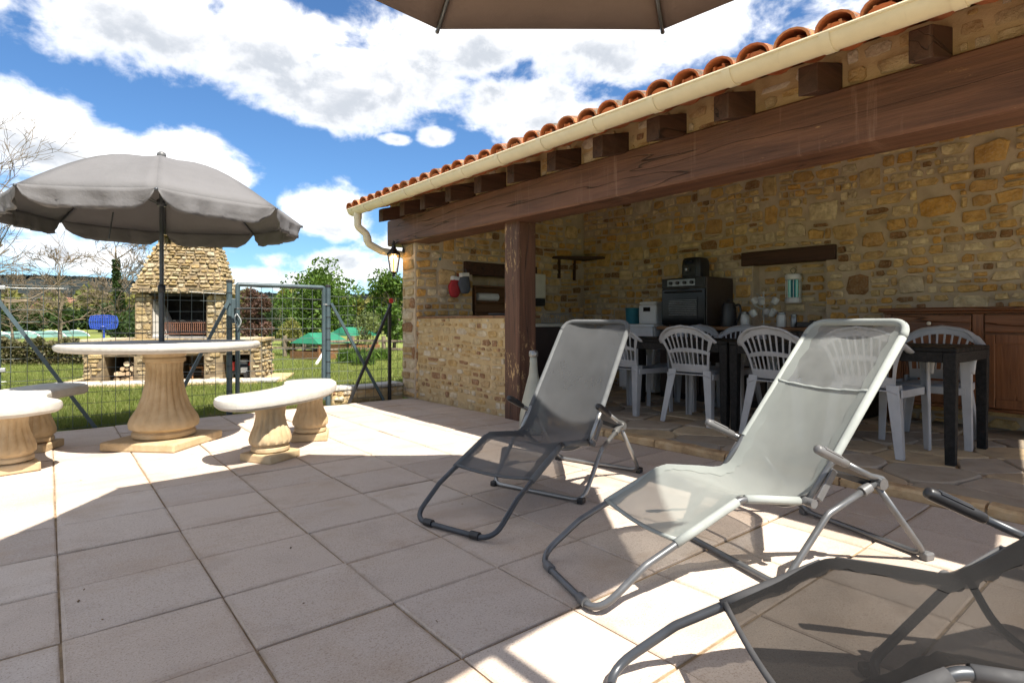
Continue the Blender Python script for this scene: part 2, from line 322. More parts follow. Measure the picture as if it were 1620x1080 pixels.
c = k.ramp(k.noise(1.6, 6, .65), [(.3, (.10, .14, .03)), (.55, (.17, .20, .05)), (.75, (.24, .23, .08))]); c = k.mix(k.step(k.noise(.15, 4), .4, .65, 0, .5), c, (.20, .22, .07)); k.color(c); k.bump(k.noise(60, 5, .7), .8, .03)
k = NT('hill', .95, spec=.05); v = k.pos()
c = k.ramp(k.noise(.035, 6, .7, vec=v), [(.3, (.012, .018, .020)), (.5, (.022, .028, .028)), (.7, (.036, .040, .036))]); k.color(c)
k = NT('wood_mass', .95, spec=.05); c = k.ramp(k.noise(.25, 6, .7), [(.3, (.05, .07, .02)), (.5, (.12, .13, .04)), (.7, (.17, .15, .06))]); k.color(c)
# ------------------------------------------------------------------ mesh helpers
WO = {}
def _mesh(name, v, f, mat, smooth):
    me = bpy.data.meshes.new(name); me.from_pydata([tuple(x) for x in v], [], f); me.update()
    if mat: me.materials.append(MAT[mat])
    if smooth: me.polygons.foreach_set('use_smooth', [True] * len(me.polygons))
    return me
def bevel(o, wd=.006, seg=2, ang=35):
    m = o.modifiers.new('bevel', 'BEVEL'); m.width = wd; m.segments = seg; m.limit_method = 'ANGLE'; m.angle_limit = R(ang); return o
def smooth_by_angle(me, deg=38):
    bm = bmesh.new(); bm.from_mesh(me); bmesh.ops.recalc_face_normals(bm, faces=bm.faces[:]); bm.normal_update()
    for f in bm.faces: f.smooth = True
    a = R(deg)
    for e in bm.edges:
        if len(e.link_faces) != 2 or e.calc_face_angle(0) > a: e.smooth = False
    bm.to_mesh(me); bm.free()
def mk(name, v, f, mat, parent=None, smooth=False, local=False, kind=None, origin=None, bev=0, auto=False):
    """one mesh object. local: vertices are already in the parent's space; else they are world points"""
    if local:
        me = _mesh(name, v, f, mat, smooth); o = bpy.data.objects.new(name, me); COL.objects.link(o)
        o.parent = parent
    else:
        a = np.array([tuple(x) for x in v], float)
        org = np.array(origin) if origin is not None else np.array([(a[:, 0].min() + a[:, 0].max()) / 2, (a[:, 1].min() + a[:, 1].max()) / 2, a[:, 2].min()])
        me = _mesh(name, a - org, f, mat, smooth); o = bpy.data.objects.new(name, me); COL.objects.link(o)
        po = WO.get(parent.name, np.zeros(3)) if parent else np.zeros(3)
        o.parent = parent; o.location = org - po; WO[o.name] = org
    if auto: smooth_by_angle(o.data)
    if bev: bevel(o, bev)
    if kind: o['kind'] = kind
    return o
def tag(o, label, cat, group=None, kind=None):
    o['label'] = label; o['category'] = cat
    if group: o['group'] = group
    if kind: o['kind'] = kind
    return o
def thing(name, loc, label, cat, rz=0.0, group=None):
    o = bpy.data.objects.new(name, None); COL.objects.link(o); o.empty_display_size = .1
    o.location = loc; o.rotation_euler = (0, 0, rz); WO[o.name] = np.array(loc, float)
    return tag(o, label, cat, group)
def structure(o): o['kind'] = 'structure'; return o
def copy_tree(o, parent=None):
    c = o.copy(); COL.objects.link(c); c.parent = parent
    for ch in list(o.children): copy_tree(ch, c)
    return c
class MB:
    def __init__(s): s.v = []; s.f = []
    def add(s, v, f):
        b = len(s.v); s.v += [tuple(x) for x in v]; s.f += [tuple(i + b for i in q) for q in f]; return s
    def box(s, x0, x1, y0, y1, z0, z1, M=None):
        v = [(x, y, z) for z in (z0, z1) for y in (y0, y1) for x in (x0, x1)]
        if M is not None: v = [M @ Vector(p) for p in v]
        return s.add(v, [(0, 2, 3, 1), (4, 5, 7, 6), (0, 1, 5, 4), (2, 6, 7, 3), (0, 4, 6, 2), (1, 3, 7, 5)])
    def bar(s, a, b, wd, ht, up=(0, 0, 1)):
        a = Vector(a); b = Vector(b); d = (b - a).normalized(); u = Vector(up)
        sd = d.cross(u).normalized(); u = sd.cross(d)
        v = [p + sd * (i * wd / 2) + u * (j * ht / 2) for p in (a, b) for (i, j) in ((-1, -1), (1, -1), (1, 1), (-1, 1))]
        return s.add(v, [(3, 2, 1, 0), (4, 5, 6, 7), (0, 1, 5, 4), (1, 2, 6, 5), (2, 3, 7, 6), (3, 0, 4, 7)])
    def tube(s, pts, r, n=8, closed=False, cap=True):
        P = [Vector(p) for p in pts]; m = len(P); rr = r if isinstance(r, (list, tuple)) else [r] * m
        T = []
        for i in range(m):
            a = P[i - 1] if (i > 0 or closed) else P[i]; b = P[(i + 1) % m] if (i < m - 1 or closed) else P[i]
            t = (b - a); T.append(t.normalized() if t.length > 1e-9 else Vector((0, 0, 1)))
        ref = Vector((0, 0, 1)) if abs(T[0].z) < .9 else Vector((1, 0, 0))
        nrm = T[0].cross(ref).normalized(); v = []
        for i in range(m):
            nrm = (nrm - T[i] * nrm.dot(T[i])); nrm = nrm.normalized() if nrm.length > 1e-6 else T[i].orthogonal().normalized()
            bn = T[i].cross(nrm)
            for q in range(n):
                a = 2 * PI * q / n; v.append(P[i] + (nrm * math.cos(a) + bn * math.sin(a)) * rr[i])
        f = []
        for i in range(m if closed else m - 1):
            j = (i + 1) % m
            for q in range(n): f.append((i * n + q, i * n + (q + 1) % n, j * n + (q + 1) % n, j * n + q))
        if cap and not closed: f.append(tuple(range(n - 1, -1, -1))); f.append(tuple((m - 1) * n + q for q in range(n)))
        return s.add(v, f)
    def lathe(s, prof, n=24, c=(0, 0, 0), flute=None):
        v = []; f = []
        for (r, z) in prof:
            for q in range(n):
                a = 2 * PI * q / n; rr = r
                if flute: rr = r - flute(q, n, r, z)
                v.append((c[0] + rr * math.cos(a), c[1] + rr * math.sin(a), c[2] + z))
        m = len(prof)
        for i in range(m - 1):
            for q in range(n): f.append((i * n + q, i * n + (q + 1) % n, (i + 1) * n + (q + 1) % n, (i + 1) * n + q))
        f.append(tuple(range(n - 1, -1, -1))); f.append(tuple((m - 1) * n + q for q in range(n)))
        return s.add(v, f)
    def prism(s, poly, z0, z1, M=None):
        n = len(poly); v = [(x, y, z0) for x, y in poly] + [(x, y, z1) for x, y in poly]
        if M is not None: v = [M @ Vector(p) for p in v]
        f = [tuple(range(n - 1, -1, -1)), tuple(range(n, 2 * n))] + [(i, (i + 1) % n, n + (i + 1) % n, n + i) for i in range(n)]
        return s.add(v, f)
    def ball(s, c, r, n=12, m=8, sc=(1, 1, 1)):
        v = []; f = []
        for i in range(m + 1):
            a = PI * i / m
            for q in range(n): b = 2 * PI * q / n; v.append((c[0] + r * sc[0] * math.sin(a) * math.cos(b), c[1] + r * sc[1] * math.sin(a) * math.sin(b), c[2] + r * sc[2] * math.cos(a)))
        for i in range(m):
            for q in range(n): f.append((i * n + q, (i + 1) * n + q, (i + 1) * n + (q + 1) % n, i * n + (q + 1) % n))
        return s.add(v, f)
    def build(s, name, mat, parent=None, **kw): return mk(name, s.v, s.f, mat, parent, **kw)
def fillet(pts, r, n=6, closed=False):
    P = [Vector(p) for p in pts]; out = []; m = len(P); rr = r if isinstance(r, (list, tuple)) else [r] * m
    for i in range(m):
        if not closed and i in (0, m - 1): out.append(P[i]); continue
        a = P[i - 1] - P[i]; b = P[(i + 1) % m] - P[i]; la = a.length; lb = b.length; a.normalize(); b.normalize()
        ang = a.angle(b)
        if ang > PI - .03: out.append(P[i]); continue
        t = min(rr[i] / math.tan(ang / 2), la * .48, lb * .48)
        p0 = P[i] + a * t; p1 = P[i] + b * t
        for q in range(n + 1):
            u = q / n; out.append(p0 * (1 - u) ** 2 + P[i] * 2 * u * (1 - u) + p1 * u * u)
    return out
def catmull(pts, n=6):
    P = [Vector(p) for p in pts]; P = [P[0] * 2 - P[1]] + P + [P[-1] * 2 - P[-2]]; o = []
    for i in range(1, len(P) - 2):
        for q in range(n):
            t = q / n; o.append(.5 * ((2 * P[i]) + (P[i + 1] - P[i - 1]) * t + (2 * P[i - 1] - 5 * P[i] + 4 * P[i + 1] - P[i + 2]) * t * t + (3 * P[i] - P[i - 1] - 3 * P[i + 1] + P[i + 2]) * t ** 3))
    o.append(P[-2]); return o
# --- rubble masonry: every stone is a little mesh of its own
def rubble(wd, ht, g, rowh=(.07, .15), asp=(1.1, 3.2), gap=.016, skip=None, warp=.012, pw=.42, big=0, holes=()):
    out = []; v = 0.0; ph = g.uniform(0, 9); bigs = []
    for _ in range(big):
        bw, bh = g.uniform(.16, .32), g.uniform(.13, .24); a, c = g.uniform(0, wd - bw), g.uniform(0, ht - bh)
        if any(a < q[1] and a + bw > q[0] and c < q[3] and c + bh > q[2] for q in bigs) or (skip and skip(a, a + bw, c, c + bh)): continue
        bigs.append((a, a + bw, c, c + bh))
    nb_ = len(bigs); bigs += list(holes)
    def cut(cell):
        # keep the part of a cell that no big block covers
        p, q, r_, s_ = cell
        for (a, b_, c, d) in bigs:
            if p < b_ and q > a and r_ < d and s_ > c:
                if p < a - .03: q = a
                elif q > b_ + .03: p = b_
                elif r_ < c - .03: s_ = c
                elif s_ > d + .03: r_ = d
                else: return None
        return (p, q, r_, s_)
    def shape(p, q, r_, s_, hw, hh):
        cx = (p + q) / 2; cy = (r_ + s_) / 2; n = g.choice((5, 6, 7, 7, 8, 9)); a0 = g.uniform(0, 6.28); poly = []
        tl = g.uniform(-.12, .12); e = pw * g.uniform(.55, 1.35)
        for i in range(n):
            t = a0 + 2 * PI * i / n + g.uniform(-.22, .22); c, s = math.cos(t), math.sin(t)
            x = math.copysign(abs(c) ** e, c) * hw * g.uniform(.84, 1.03); y = math.copysign(abs(s) ** e, s) * hh * g.uniform(.82, 1.03)
            X = cx + x - tl * y * .6; Y = cy + y + tl * x * .25
            Y += warp * (math.sin(X * 2.3 + ph) + .6 * math.sin(X * 5.1 + 2 * ph + Y)) if 0.05 < Y < ht - .05 else 0
            poly.append((min(max(X, .003), wd - .003), min(max(Y, .003), ht - .003)))
        return poly
    for (a, b_, c, d) in bigs[:nb_]: out.append(shape(a, b_, c, d, (b_ - a) / 2 - gap * .6, (d - c) / 2 - gap * .6))
    while v < ht - .02:
        rh = min(g.uniform(*rowh), ht - v); u = -g.uniform(0, .15)
        if ht - v - rh < rowh[0] * .6: rh = ht - v
        while u < wd:
            sw = rh * g.uniform(*asp); sw = max(sw, rowh[0])
            a, b = max(u, 0), min(u + sw, wd)
            if b - a > .035:
                cells = [(a, b, v, v + rh)]
                if rh > rowh[1] * .72 and g.random() < .35:
                    m = v + rh * g.uniform(.4, .6); cells = [(a, b, v, m), (a, b, m, v + rh)]
                elif b - a > rh * 2.2 and g.random() < .2:
                    m = a + (b - a) * g.uniform(.35, .65); cells = [(a, m, v, v + rh), (m, b, v, v + rh)]
                for cell in cells:
                    cell = cut(cell) if bigs else cell
                    if cell is None: continue
                    p, q, r_, s_ = cell; gg = gap * g.uniform(.6, 1.5); hw = (q - p) / 2 - gg / 2; hh = (s_ - r_) / 2 - gg / 2
                    if hw < .014 or hh < .012: continue
                    if skip and skip(p, q, r_, s_): continue
                    out.append(shape(p, q, r_, s_, hw, hh))
            u += sw
        v += rh
    return out
def stone_mesh(poly, g, proud=(.006, .022), dome=.35):
    n = len(poly); cx = sum(p[0] for p in poly) / n; cy = sum(p[1] for p in poly) / n; d = g.uniform(*proud)
    v = [(x, y, -.012) for x, y in poly]
    v += [(x, y, d * .55) for x, y in poly]
    kx = g.uniform(.80, .93)
    v += [(cx + (x - cx) * kx, cy + (y - cy) * kx, d + g.uniform(-.35, .35) * d) for x, y in poly]
    v.append((cx + g.uniform(-.01, .01), cy, d * (1 + dome * g.uniform(-.3, .8))))
    f = []
    for i in range(n):
        j = (i + 1) % n; f += [(i, j, n + j, n + i), (n + i, n + j, 2 * n + j, 2 * n + i), (2 * n + i, 2 * n + j, 3 * n)]
    return v, f
def lay(polys, O, U, V, parent, mat, g, limit=280, name='stone', proud=(.006, .022), minpx=7, fx=None, dome=.35):
    """stones on the plane O + u U + v V; those that show largest become objects, the rest one joined part"""
    O = Vector(O); U = Vector(U).normalized(); V = Vector(V).normalized(); Nn = U.cross(V).normalized(); it = []
    for p in polys:
        v, f = stone_mesh(p, g, proud, dome)
        if fx: W = [fx(*q) for q in v]
        else: W = [O + U * a + V * b + Nn * c for a, b, c in v]
        pr = [proj(q) for q in W[:len(p)]]; area = 0
        if all(pr):
            us = [q[0] for q in pr]; vs_ = [q[1] for q in pr]
            if max(us) > -30 and min(us) < 1650 and max(vs_) > -30 and min(vs_) < 1110:
                area = (max(us) - min(us)) * (max(vs_) - min(vs_))
                if max(max(us) - min(us), max(vs_) - min(vs_)) < minpx: area = 0
        it.append((area, W, f))
    it.sort(key=lambda t: -t[0]); rest = MB()
    for i, (a, W, f) in enumerate(it):
        if i < limit and a > 0: mk(name, W, f, mat, parent)
        else: rest.add(W, f)
    if rest.v: rest.build('small_' + name + 's', mat, parent, kind='stuff')
# ================================================================== SETTING
g = random.Random(11)
# ground sheet to the horizon
def make_ground():
    rs = [0, 3, 6, 8, 10, 12, 14, 17, 20, 25, 32, 45, 70, 120, 250, 600, 1500, 3500]; nn = 72; v = [(0, 0, -.05)]; f = []
    for r in rs[1:]:
        for q in range(nn):
            a = 2 * PI * q / nn; x, y = r * math.cos(a), r * math.sin(a)
            z = -.05
            if r > 11: z += min(1, (r - 11) / 30) * (.10 * math.sin(x * .23 + 1) + .08 * math.sin(y * .31))
            v.append((x, y, z))
    for q in range(nn): f.append((0, 1 + q, 1 + (q + 1) % nn))
    for i in range(len(rs) - 2):
        for q in range(nn):
            a = 1 + i * nn + q; b = 1 + i * nn + (q + 1) % nn; f.append((a, a + nn, b + nn, b))
    return structure(mk('lawn', v, f, 'lawn', smooth=True, origin=(0, 0, 0)))
make_ground()
# patio of square slabs
PX, PY = .418, .387; PX0, PY0 = .028, 1.667
patio = structure(MB().box(-5.2, 3.42, -4.2, 6.02, -.20, -.008).box(3.421, 8.5, -4.2, -1.21, -.2, -.008).build('patio', 'joint'))  # second box: unseen paving added to bounce sun into the kitchen
rest = MB()
i0 = int(math.floor((-5.15 - PX0) / PX)); i1 = int(math.ceil((3.38 - PX0) / PX)); j0 = int(math.floor((-4.1 - PY0) / PY)); j1 = int(math.ceil((6.0 - PY0) / PY))
for i in range(i0, i1):
    for j in range(j0, j1):
        x0 = PX0 + i * PX; x1 = min(x0 + PX, 3.39); y0 = PY0 + j * PY; y1 = min(y0 + PY, 6.0)
        if x1 - x0 < .05 or y1 - y0 < .05: continue
        gx = .0026 + g.uniform(-.001, .0015); t = g.uniform(-.003, .003); ch = .0045
        dz = [t + g.uniform(-.002, .002) for _ in range(4)]; cj = [(g.uniform(-.002, .002) + (g.uniform(.006, .014) if g.random() < .10 else 0)) for _ in range(4)]
        gy = gx + .0022; xs = (x0 + gx, x1 - gx, x1 - gx, x0 + gx); ys = (y0 + gy, y0 + gy, y1 - gy, y1 - gy); sx = (1, -1, -1, 1); sy = (1, 1, -1, -1)
        v = [(xs[k], ys[k], -.03) for k in range(4)] + [(xs[k] + g.uniform(-.001, .001), ys[k], dz[k] - ch) for k in range(4)] + [(xs[k] + sx[k] * (ch + max(0, cj[k])), ys[k] + sy[k] * (ch + max(0, cj[k])), dz[k]) for k in range(4)]
        f = [(8, 9, 10, 11)] + [(a, (a + 1) % 4, 4 + (a + 1) % 4, 4 + a) for a in range(4)] + [(4 + a, 4 + (a + 1) % 4, 8 + (a + 1) % 4, 8 + a) for a in range(4)]
        c = Vector(((x0 + x1) / 2, (y0 + y1) / 2, 0)); vis = False
        for q in v[8:]:
            p = proj(q)
            if p and -60 < p[0] < 1680 and p[1] < 1140: vis = True
        if vis: mk('slab', v, f, 'slab', patio)
        else: rest.add(v, f)
for i in range(12):  # added slabs out of view, reflecting sunlight in through the open end
    for j in range(8):
        x0 = 3.44 + i * PX; y0 = -4.2 + j * PY
        if y0 + PY < -1.22: rest.box(x0 + .003, x0 + PX - .003, y0 + .003, y0 + PY - .003, -.03, g.uniform(-.002, .002))
rest.build('outlying_and_bounce_slabs', 'slab', patio, kind='stuff')
# kitchen floor of crazy paving
KX0, KX1, KY0, KY1 = 3.50, 6.12, -1.0, 5.86
kfloor = structure(MB().box(3.42, 6.3, -1.2, 6.0, -.2, .006).build('kitchen_floor', 'mortar'))
def voronoi(seeds, box, gap):
    out = []
    for i, s in enumerate(seeds):
        poly = [(box[0], box[2]), (box[1], box[2]), (box[1], box[3]), (box[0], box[3])]
        for j, t in enumerate(seeds):
            if i == j: continue
            dx, dy = t[0] - s[0], t[1] - s[1]; d = math.hypot(dx, dy)
            if d > 1.6: continue
            nx, ny = dx / d, dy / d; lim = (nx * (s[0] + t[0]) / 2 + ny * (s[1] + t[1]) / 2) - gap / 2; new = []
            for a in range(len(poly)):
                p, q = poly[a], poly[(a + 1) % len(poly)]; dp = p[0] * nx + p[1] * ny - lim; dq = q[0] * nx + q[1] * ny - lim
                if dp <= 0: new.append(p)
                if dp * dq < 0: k_ = dp / (dp - dq); new.append((p[0] + (q[0] - p[0]) * k_, p[1] + (q[1] - p[1]) * k_))
            poly = new
            if len(poly) < 3: break
        if len(poly) >= 3: out.append(poly)
    return out
seeds = []; tries = 0
while len(seeds) < 150 and tries < 20000:
    tries += 1; p = (g.uniform(KX0, KX1), g.uniform(KY0, KY1))
    if all((p[0] - q[0]) ** 2 + ((p[1] - q[1]) * 1.0) ** 2 > g.choice((.16, .22, .3, .38)) ** 2 for q in seeds): seeds.append(p)
for poly in voronoi(seeds, (KX0, KX1, KY0, KY1), .022):
    # roughen the edges
    pts = []
    for a in range(len(poly)):
        p, q = poly[a], poly[(a + 1) % len(poly)]; L_ = math.hypot(q[0] - p[0], q[1] - p[1])
        if L_ < .03: pts.append(p); continue
        ex, ey = (q[0] - p[0]) / L_, (q[1] - p[1]) / L_; c_ = min(.03, L_ * .25)
        pts.append((p[0] + ex * c_, p[1] + ey * c_))
        if L_ > .15: o_ = g.uniform(-.004, .012); pts.append(((p[0] + q[0]) / 2 - ey * o_ * -1, (p[1] + q[1]) / 2 - ex * o_))
        pts.append((q[0] - ex * c_, q[1] - ey * c_))
    n = len(pts); cx = sum(p[0] for p in pts) / n; cy = sum(p[1] for p in pts) / n; zt = .026 + g.uniform(-.004, .004)
    tx, ty = g.uniform(-.008, .008), g.uniform(-.008, .008); zz = lambda x, y: zt + tx * (x - cx) + ty * (y - cy)
    v = [(x, y, 0) for x, y in pts] + [(x, y, zz(x, y) - .007) for x, y in pts] + [(cx + (x - cx) * .95, cy + (y - cy) * .95, zz(x, y)) for x, y in pts]
    f = [tuple(2 * n + i for i in range(n))] + [(i, (i + 1) % n, n + (i + 1) % n, n + i) for i in range(n)] + [(n + i, n + (i + 1) % n, 2 * n + (i + 1) % n, 2 * n + i) for i in range(n)]
    mk('flagstone', v, f, 'flagstone', kfloor)
kerb = structure(MB().box(3.415, 3.485, -1.2, 4.0, -.2, .02).build('kerb', 'mortar'))
y = -1.2
while y < 3.98:
    L_ = min(g.uniform(.35, .75), 3.985 - y)
    if L_ < .1: break
    b = MB(); n = 6; a0, a1 = 3.395 + g.uniform(-.004, .004), 3.495
    for i in range(n + 1):
        yy = y + .006 + (L_ - .012) * i / n; j = g.uniform(-.005, .005); zt = .042 + g.uniform(-.004, .004)
        b.v += [(a0 + j, yy, -.05), (a0 + j, yy, zt - .014), (a0 + j + .014, yy, zt), (a1, yy, zt), (a1, yy, -.05)]
    for i in range(n):
        for q in range(4): b.f.append((i * 5 + q, i * 5 + q + 1, (i + 1) * 5 + q + 1, (i + 1) * 5 + q))
    b.f.append((4, 3, 2, 1, 0)); b.f.append(tuple(n * 5 + q for q in range(5)))
    b.f = [tuple(reversed(q)) for q in b.f]
    mk('kerb_stone', b.v, b.f, 'kerb', kerb); y += L_
# ================================================================== KITCHEN BUILDING
zd = lambda x: 2.185 + .27 * (x - 2.97)          # underside of the roof deck
bld = thing('open_kitchen_building', (4.7, 3.0, 0), 'open-fronted stone summer kitchen with brown beam, tiled roof and cream gutter', 'building')
def wall_poly(name, mat, poly, hole, O, U, V, thick):
    """a wall slab outline with one rectangular hole, extruded away from its visible face"""
    O = Vector(O); U = Vector(U); V = Vector(V); Nn = U.cross(V); b = MB()
    def pr(pl):
        n = len(pl); v = [O + U * a + V * c for a, c in pl] + [O + U * a + V * c - Nn * thick for a, c in pl]
        b.add(v, [tuple(range(n)), tuple(range(2 * n - 1, n - 1, -1))] + [(i, n + i, n + (i + 1) % n, (i + 1) % n) for i in range(n)])
    if not hole: pr(poly)
    else:
        ua, ub, va, vb = hole; umax = max(p[0] for p in poly); top = lambda u: np.interp(u, [p[0] for p in sorted(poly, key=lambda t: t[0]) if p[1] > .1], [p[1] for p in sorted(poly, key=lambda t: t[0]) if p[1] > .1])
        pr([(0, 0), (ua, 0), (ua, top(ua)), (0, top(0))]); pr([(ub, 0), (umax, 0), (umax, top(umax)), (ub, top(ub))])
        pr([(ua, 0), (ub, 0), (ub, va), (ua, va)]); pr([(ua, vb), (ub, vb), (ub, top(ub)), (ua, top(ua))])
    return b.build(name, mat, bld)
# back wall: face x = 6.1, looking towards -x. U along -y so that U x V points to -x
BY0 = 5.86; BW = 6.9
hole_b = (BY0 - 3.27, BY0 - 2.50, .86, 1.52)
back = wall_poly('back_wall', 'mortar', [(0, 0), (BW, 0), (BW, zd(6.1)), (0, zd(6.1))], hole_b, (6.1, BY0, 0), (0, -1, 0), (0, 0, 1), .14)
def over(h, m=.004): return lambda a, b, c, d: a < h[1] - m and b > h[0] + m and c < h[3] - m and d > h[2] + m
lint_b = (BY0 - 3.40, BY0 - 2.39, 1.51, 1.68)
def skip_back(a, b, c, d):
    return over(hole_b)(a, b, c, d) or over(lint_b)(a, b, c, d) or a > 5.6
lay(rubble(5.9, 2.9, random.Random(3), (.06, .135), (.9, 2.5), .013, skip_back, big=70, holes=(hole_b, lint_b)), (6.1, BY0, 0), (0, -1, 0), (0, 0, 1), back, 'wall_stone', random.Random(4), 300, minpx=9, proud=(.010, .036))
nb = MB().box(6.2405, 6.30, 2.4, 3.4, .8, 1.6).build('niche_back', 'mortar', back)
lay(rubble(.75, .64, random.Random(13), (.07, .13), (1.0, 2.4), .022), (6.24, 3.26, .87), (0, -1, 0), (0, 0, 1), back, 'wall_stone', random.Random(14), 60, minpx=8)
bevel(MB().box(6.055, 6.19, 2.40, 3.39, 1.515, 1.665).build('lintel', 'lintel_wood', back), .008)
# gable wall at the far end: inner face y = 5.85, seen from -y
hole_f = (.80, 1.72, .93, 1.48)
far = wall_poly('gable_wall', 'mortar', [(0, 0), (2.95, 0), (2.95, zd(6.25)), (0, zd(3.3))], hole_f, (3.3, 5.85, 0), (1, 0, 0), (0, 0, 1), .30)
lint_f = (.66, 1.86, 1.47, 1.64)
def skip_far(a, b, c, d): return over(hole_f)(a, b, c, d) or over(lint_f)(a, b, c, d) or d > zd(3.3 + a) or (b > 2.79) or (d < .9 and a > .4)
lay(rubble(2.8, 3.0, random.Random(5), (.07, .15), (1.0, 2.6), .014, skip_far, big=16, holes=(hole_f, lint_f)), (3.3, 5.85, 0), (1, 0, 0), (0, 0, 1), far, 'wall_stone', random.Random(6), 200, minpx=9, proud=(.010, .034))
MB().box(4.05, 5.1, 6.151, 6.19, .9, 1.5).build('niche_back', 'mortar', far)
bevel(MB().box(3.97, 5.15, 5.815, 5.94, 1.475, 1.635).build('lintel', 'lintel_wood', far), .008)
lay(rubble(.30, 2.2, random.Random(8), (.11, .21), (1.2, 3.0), .022), (3.3, 6.15, 0), (0, -1, 0), (0, 0, 1), far, 'bar_stone', random.Random(9), 80, minpx=6, proud=(.01, .03))
lay(rubble(2.9, 2.15, random.Random(18), (.09, .19), (1.1, 2.6), .026), (6.25, 6.15, 0), (-1, 0, 0), (0, 0, 1), far, 'wall_stone', random.Random(19), 0)
# unseen other end has no wall, left open to let daylight in
# bar wall between post and gable
bar = wall_poly('bar_wall', 'bar_mortar', [(0, 0), (1.645, 0), (1.645, .93), (0, .93)], None, (3.33, 5.848, 0), (0, -1, 0), (0, 0, 1), .22)
lay(rubble(1.64, .925, random.Random(21), (.045, .095), (1.0, 2.6), .013, pw=.5), (3.33, 5.848, 0), (0, -1, 0), (0, 0, 1), bar, 'bar_stone', random.Random(22), 270, minpx=8, proud=(.003, .012))
bevel(MB().box(3.318, 3.75, 4.19, 5.846, .931, .955).build('bar_top', 'shelf_wood', bar), .005)
# post, beam
def rough_beam(name, x0, x1, y0, y1, z0, z1, axis, mat, g, seg=40, amp=.006):
    L0, L1 = (y0, y1) if axis == 1 else (z0, z1)
    b = MB(); c = .014
    sec = [(-1, -1, c, 0), (1, -1, -c, 0), (1, -1, 0, c), (1, 1, 0, -c), (1, 1, -c, 0), (-1, 1, c, 0), (-1, 1, 0, -c), (-1, -1, 0, c)]
    for i in range(seg + 1):
        t = L0 + (L1 - L0) * i / seg
        for q, (a, d, da, dd) in enumerate(sec):
            n = mnoise.noise(Vector((t * 1.1, q * 1.7 + (0 if q % 2 else .2), 3.1))) * amp + mnoise.noise(Vector((t * 6, q * 3.0, 7))) * amp * .45
            if axis == 1: p = (x0 if a < 0 else x1, t, z0 if d < 0 else z1); p = (p[0] + da + n, p[1], p[2] + dd + n * .7)
            else: p = (x0 if a < 0 else x1, y0 if d < 0 else y1, t); p = (p[0] + da + n, p[1] + dd + n * .7, p[2])
            b.v.append(p)
    m = 8
    for i in range(seg):
        for q in range(m): b.f.append((i * m + q, i * m + (q + 1) % m, (i + 1) * m + (q + 1) % m, (i + 1) * m + q))
    b.f.append(tuple(range(m - 1, -1, -1))); b.f.append(tuple(seg * m + q for q in range(m)))
    if axis == 1: b.f = [tuple(reversed(q)) for q in b.f]
    return mk(name, b.v, b.f, mat, bld)
rough_beam('beam', 3.205, 3.50, -1.15, 6.36, 1.805, 2.115, 1, 'beam_wood', g, 90, .007)
post = rough_beam('post', 3.30, 3.52, 3.985, 4.195, .0, 1.81, 2, 'post_wood', g, 24, .005)
rough_beam('post', 3.30, 3.52, -1.10, -.89, .0, 1.81, 2, 'post_wood', g, 12, .005)
# wall strip above the beam, rafters
strip = MB()
for s in (1,): strip.add([(3.24, 6.36, 2.10), (3.24, -1.1, 2.10), (3.24, -1.1, zd(3.24) + .06), (3.24, 6.36, zd(3.24) + .06), (3.40, 6.36, 2.10), (3.40, -1.1, 2.10), (3.40, -1.1, zd(3.40) + .06), (3.40, 6.36, zd(3.40) + .06)], [(0, 1, 2, 3), (7, 6, 5, 4), (0, 4, 5, 1), (1, 5, 6, 2), (2, 6, 7, 3), (3, 7, 4, 0)])
strip = strip.build('infill_wall', 'bar_mortar', bld)
rys = [.821 + .4735 * i for i in range(-4, 13)]
def skip_raf(a, b, c, d):
    ya, yb = 6.36 - b, 6.36 - a
    return any(yb > r - .06 and ya < r + .06 for r in rys)
bays = []; gi_ = random.Random(31)
for ra, rb in zip(rys[:-1], rys[1:]):
    lo_, hi_ = ra + .06, min(rb - .06, 6.35)
    if hi_ - lo_ > .1 and hi_ > .2: bays += [[(u_ + (6.36 - hi_), v_) for u_, v_ in p_] for p_ in rubble(hi_ - lo_, .20, gi_, (.05, .11), (1.0, 2.6), .020, warp=0)]
lay(bays, (3.24, 6.36, 2.112), (0, -1, 0), (0, 0, 1), strip, 'bar_stone', random.Random(32), 150, minpx=6, proud=(.004, .016))
sl_ = math.atan(.27)
for r in rys:
    if r > 6.4: continue
    b = MB(); wv = .052 + g.uniform(-.006, .006)
    x0 = 2.955 + g.uniform(-.015, .015)
    for x in (x0, 6.2):
        zt = zd(x) - .002; b.v += [(x, r - wv, zt - .145), (x, r + wv, zt - .145), (x, r + wv, zt), (x, r - wv, zt)]
    b.f = [(0, 3, 2, 1), (4, 5, 6, 7), (0, 1, 5, 4), (1, 2, 6, 5), (2, 3, 7, 6), (3, 0, 4, 7)]
    bevel(mk('rafter', b.v, b.f, 'rafter_wood', bld), .006)
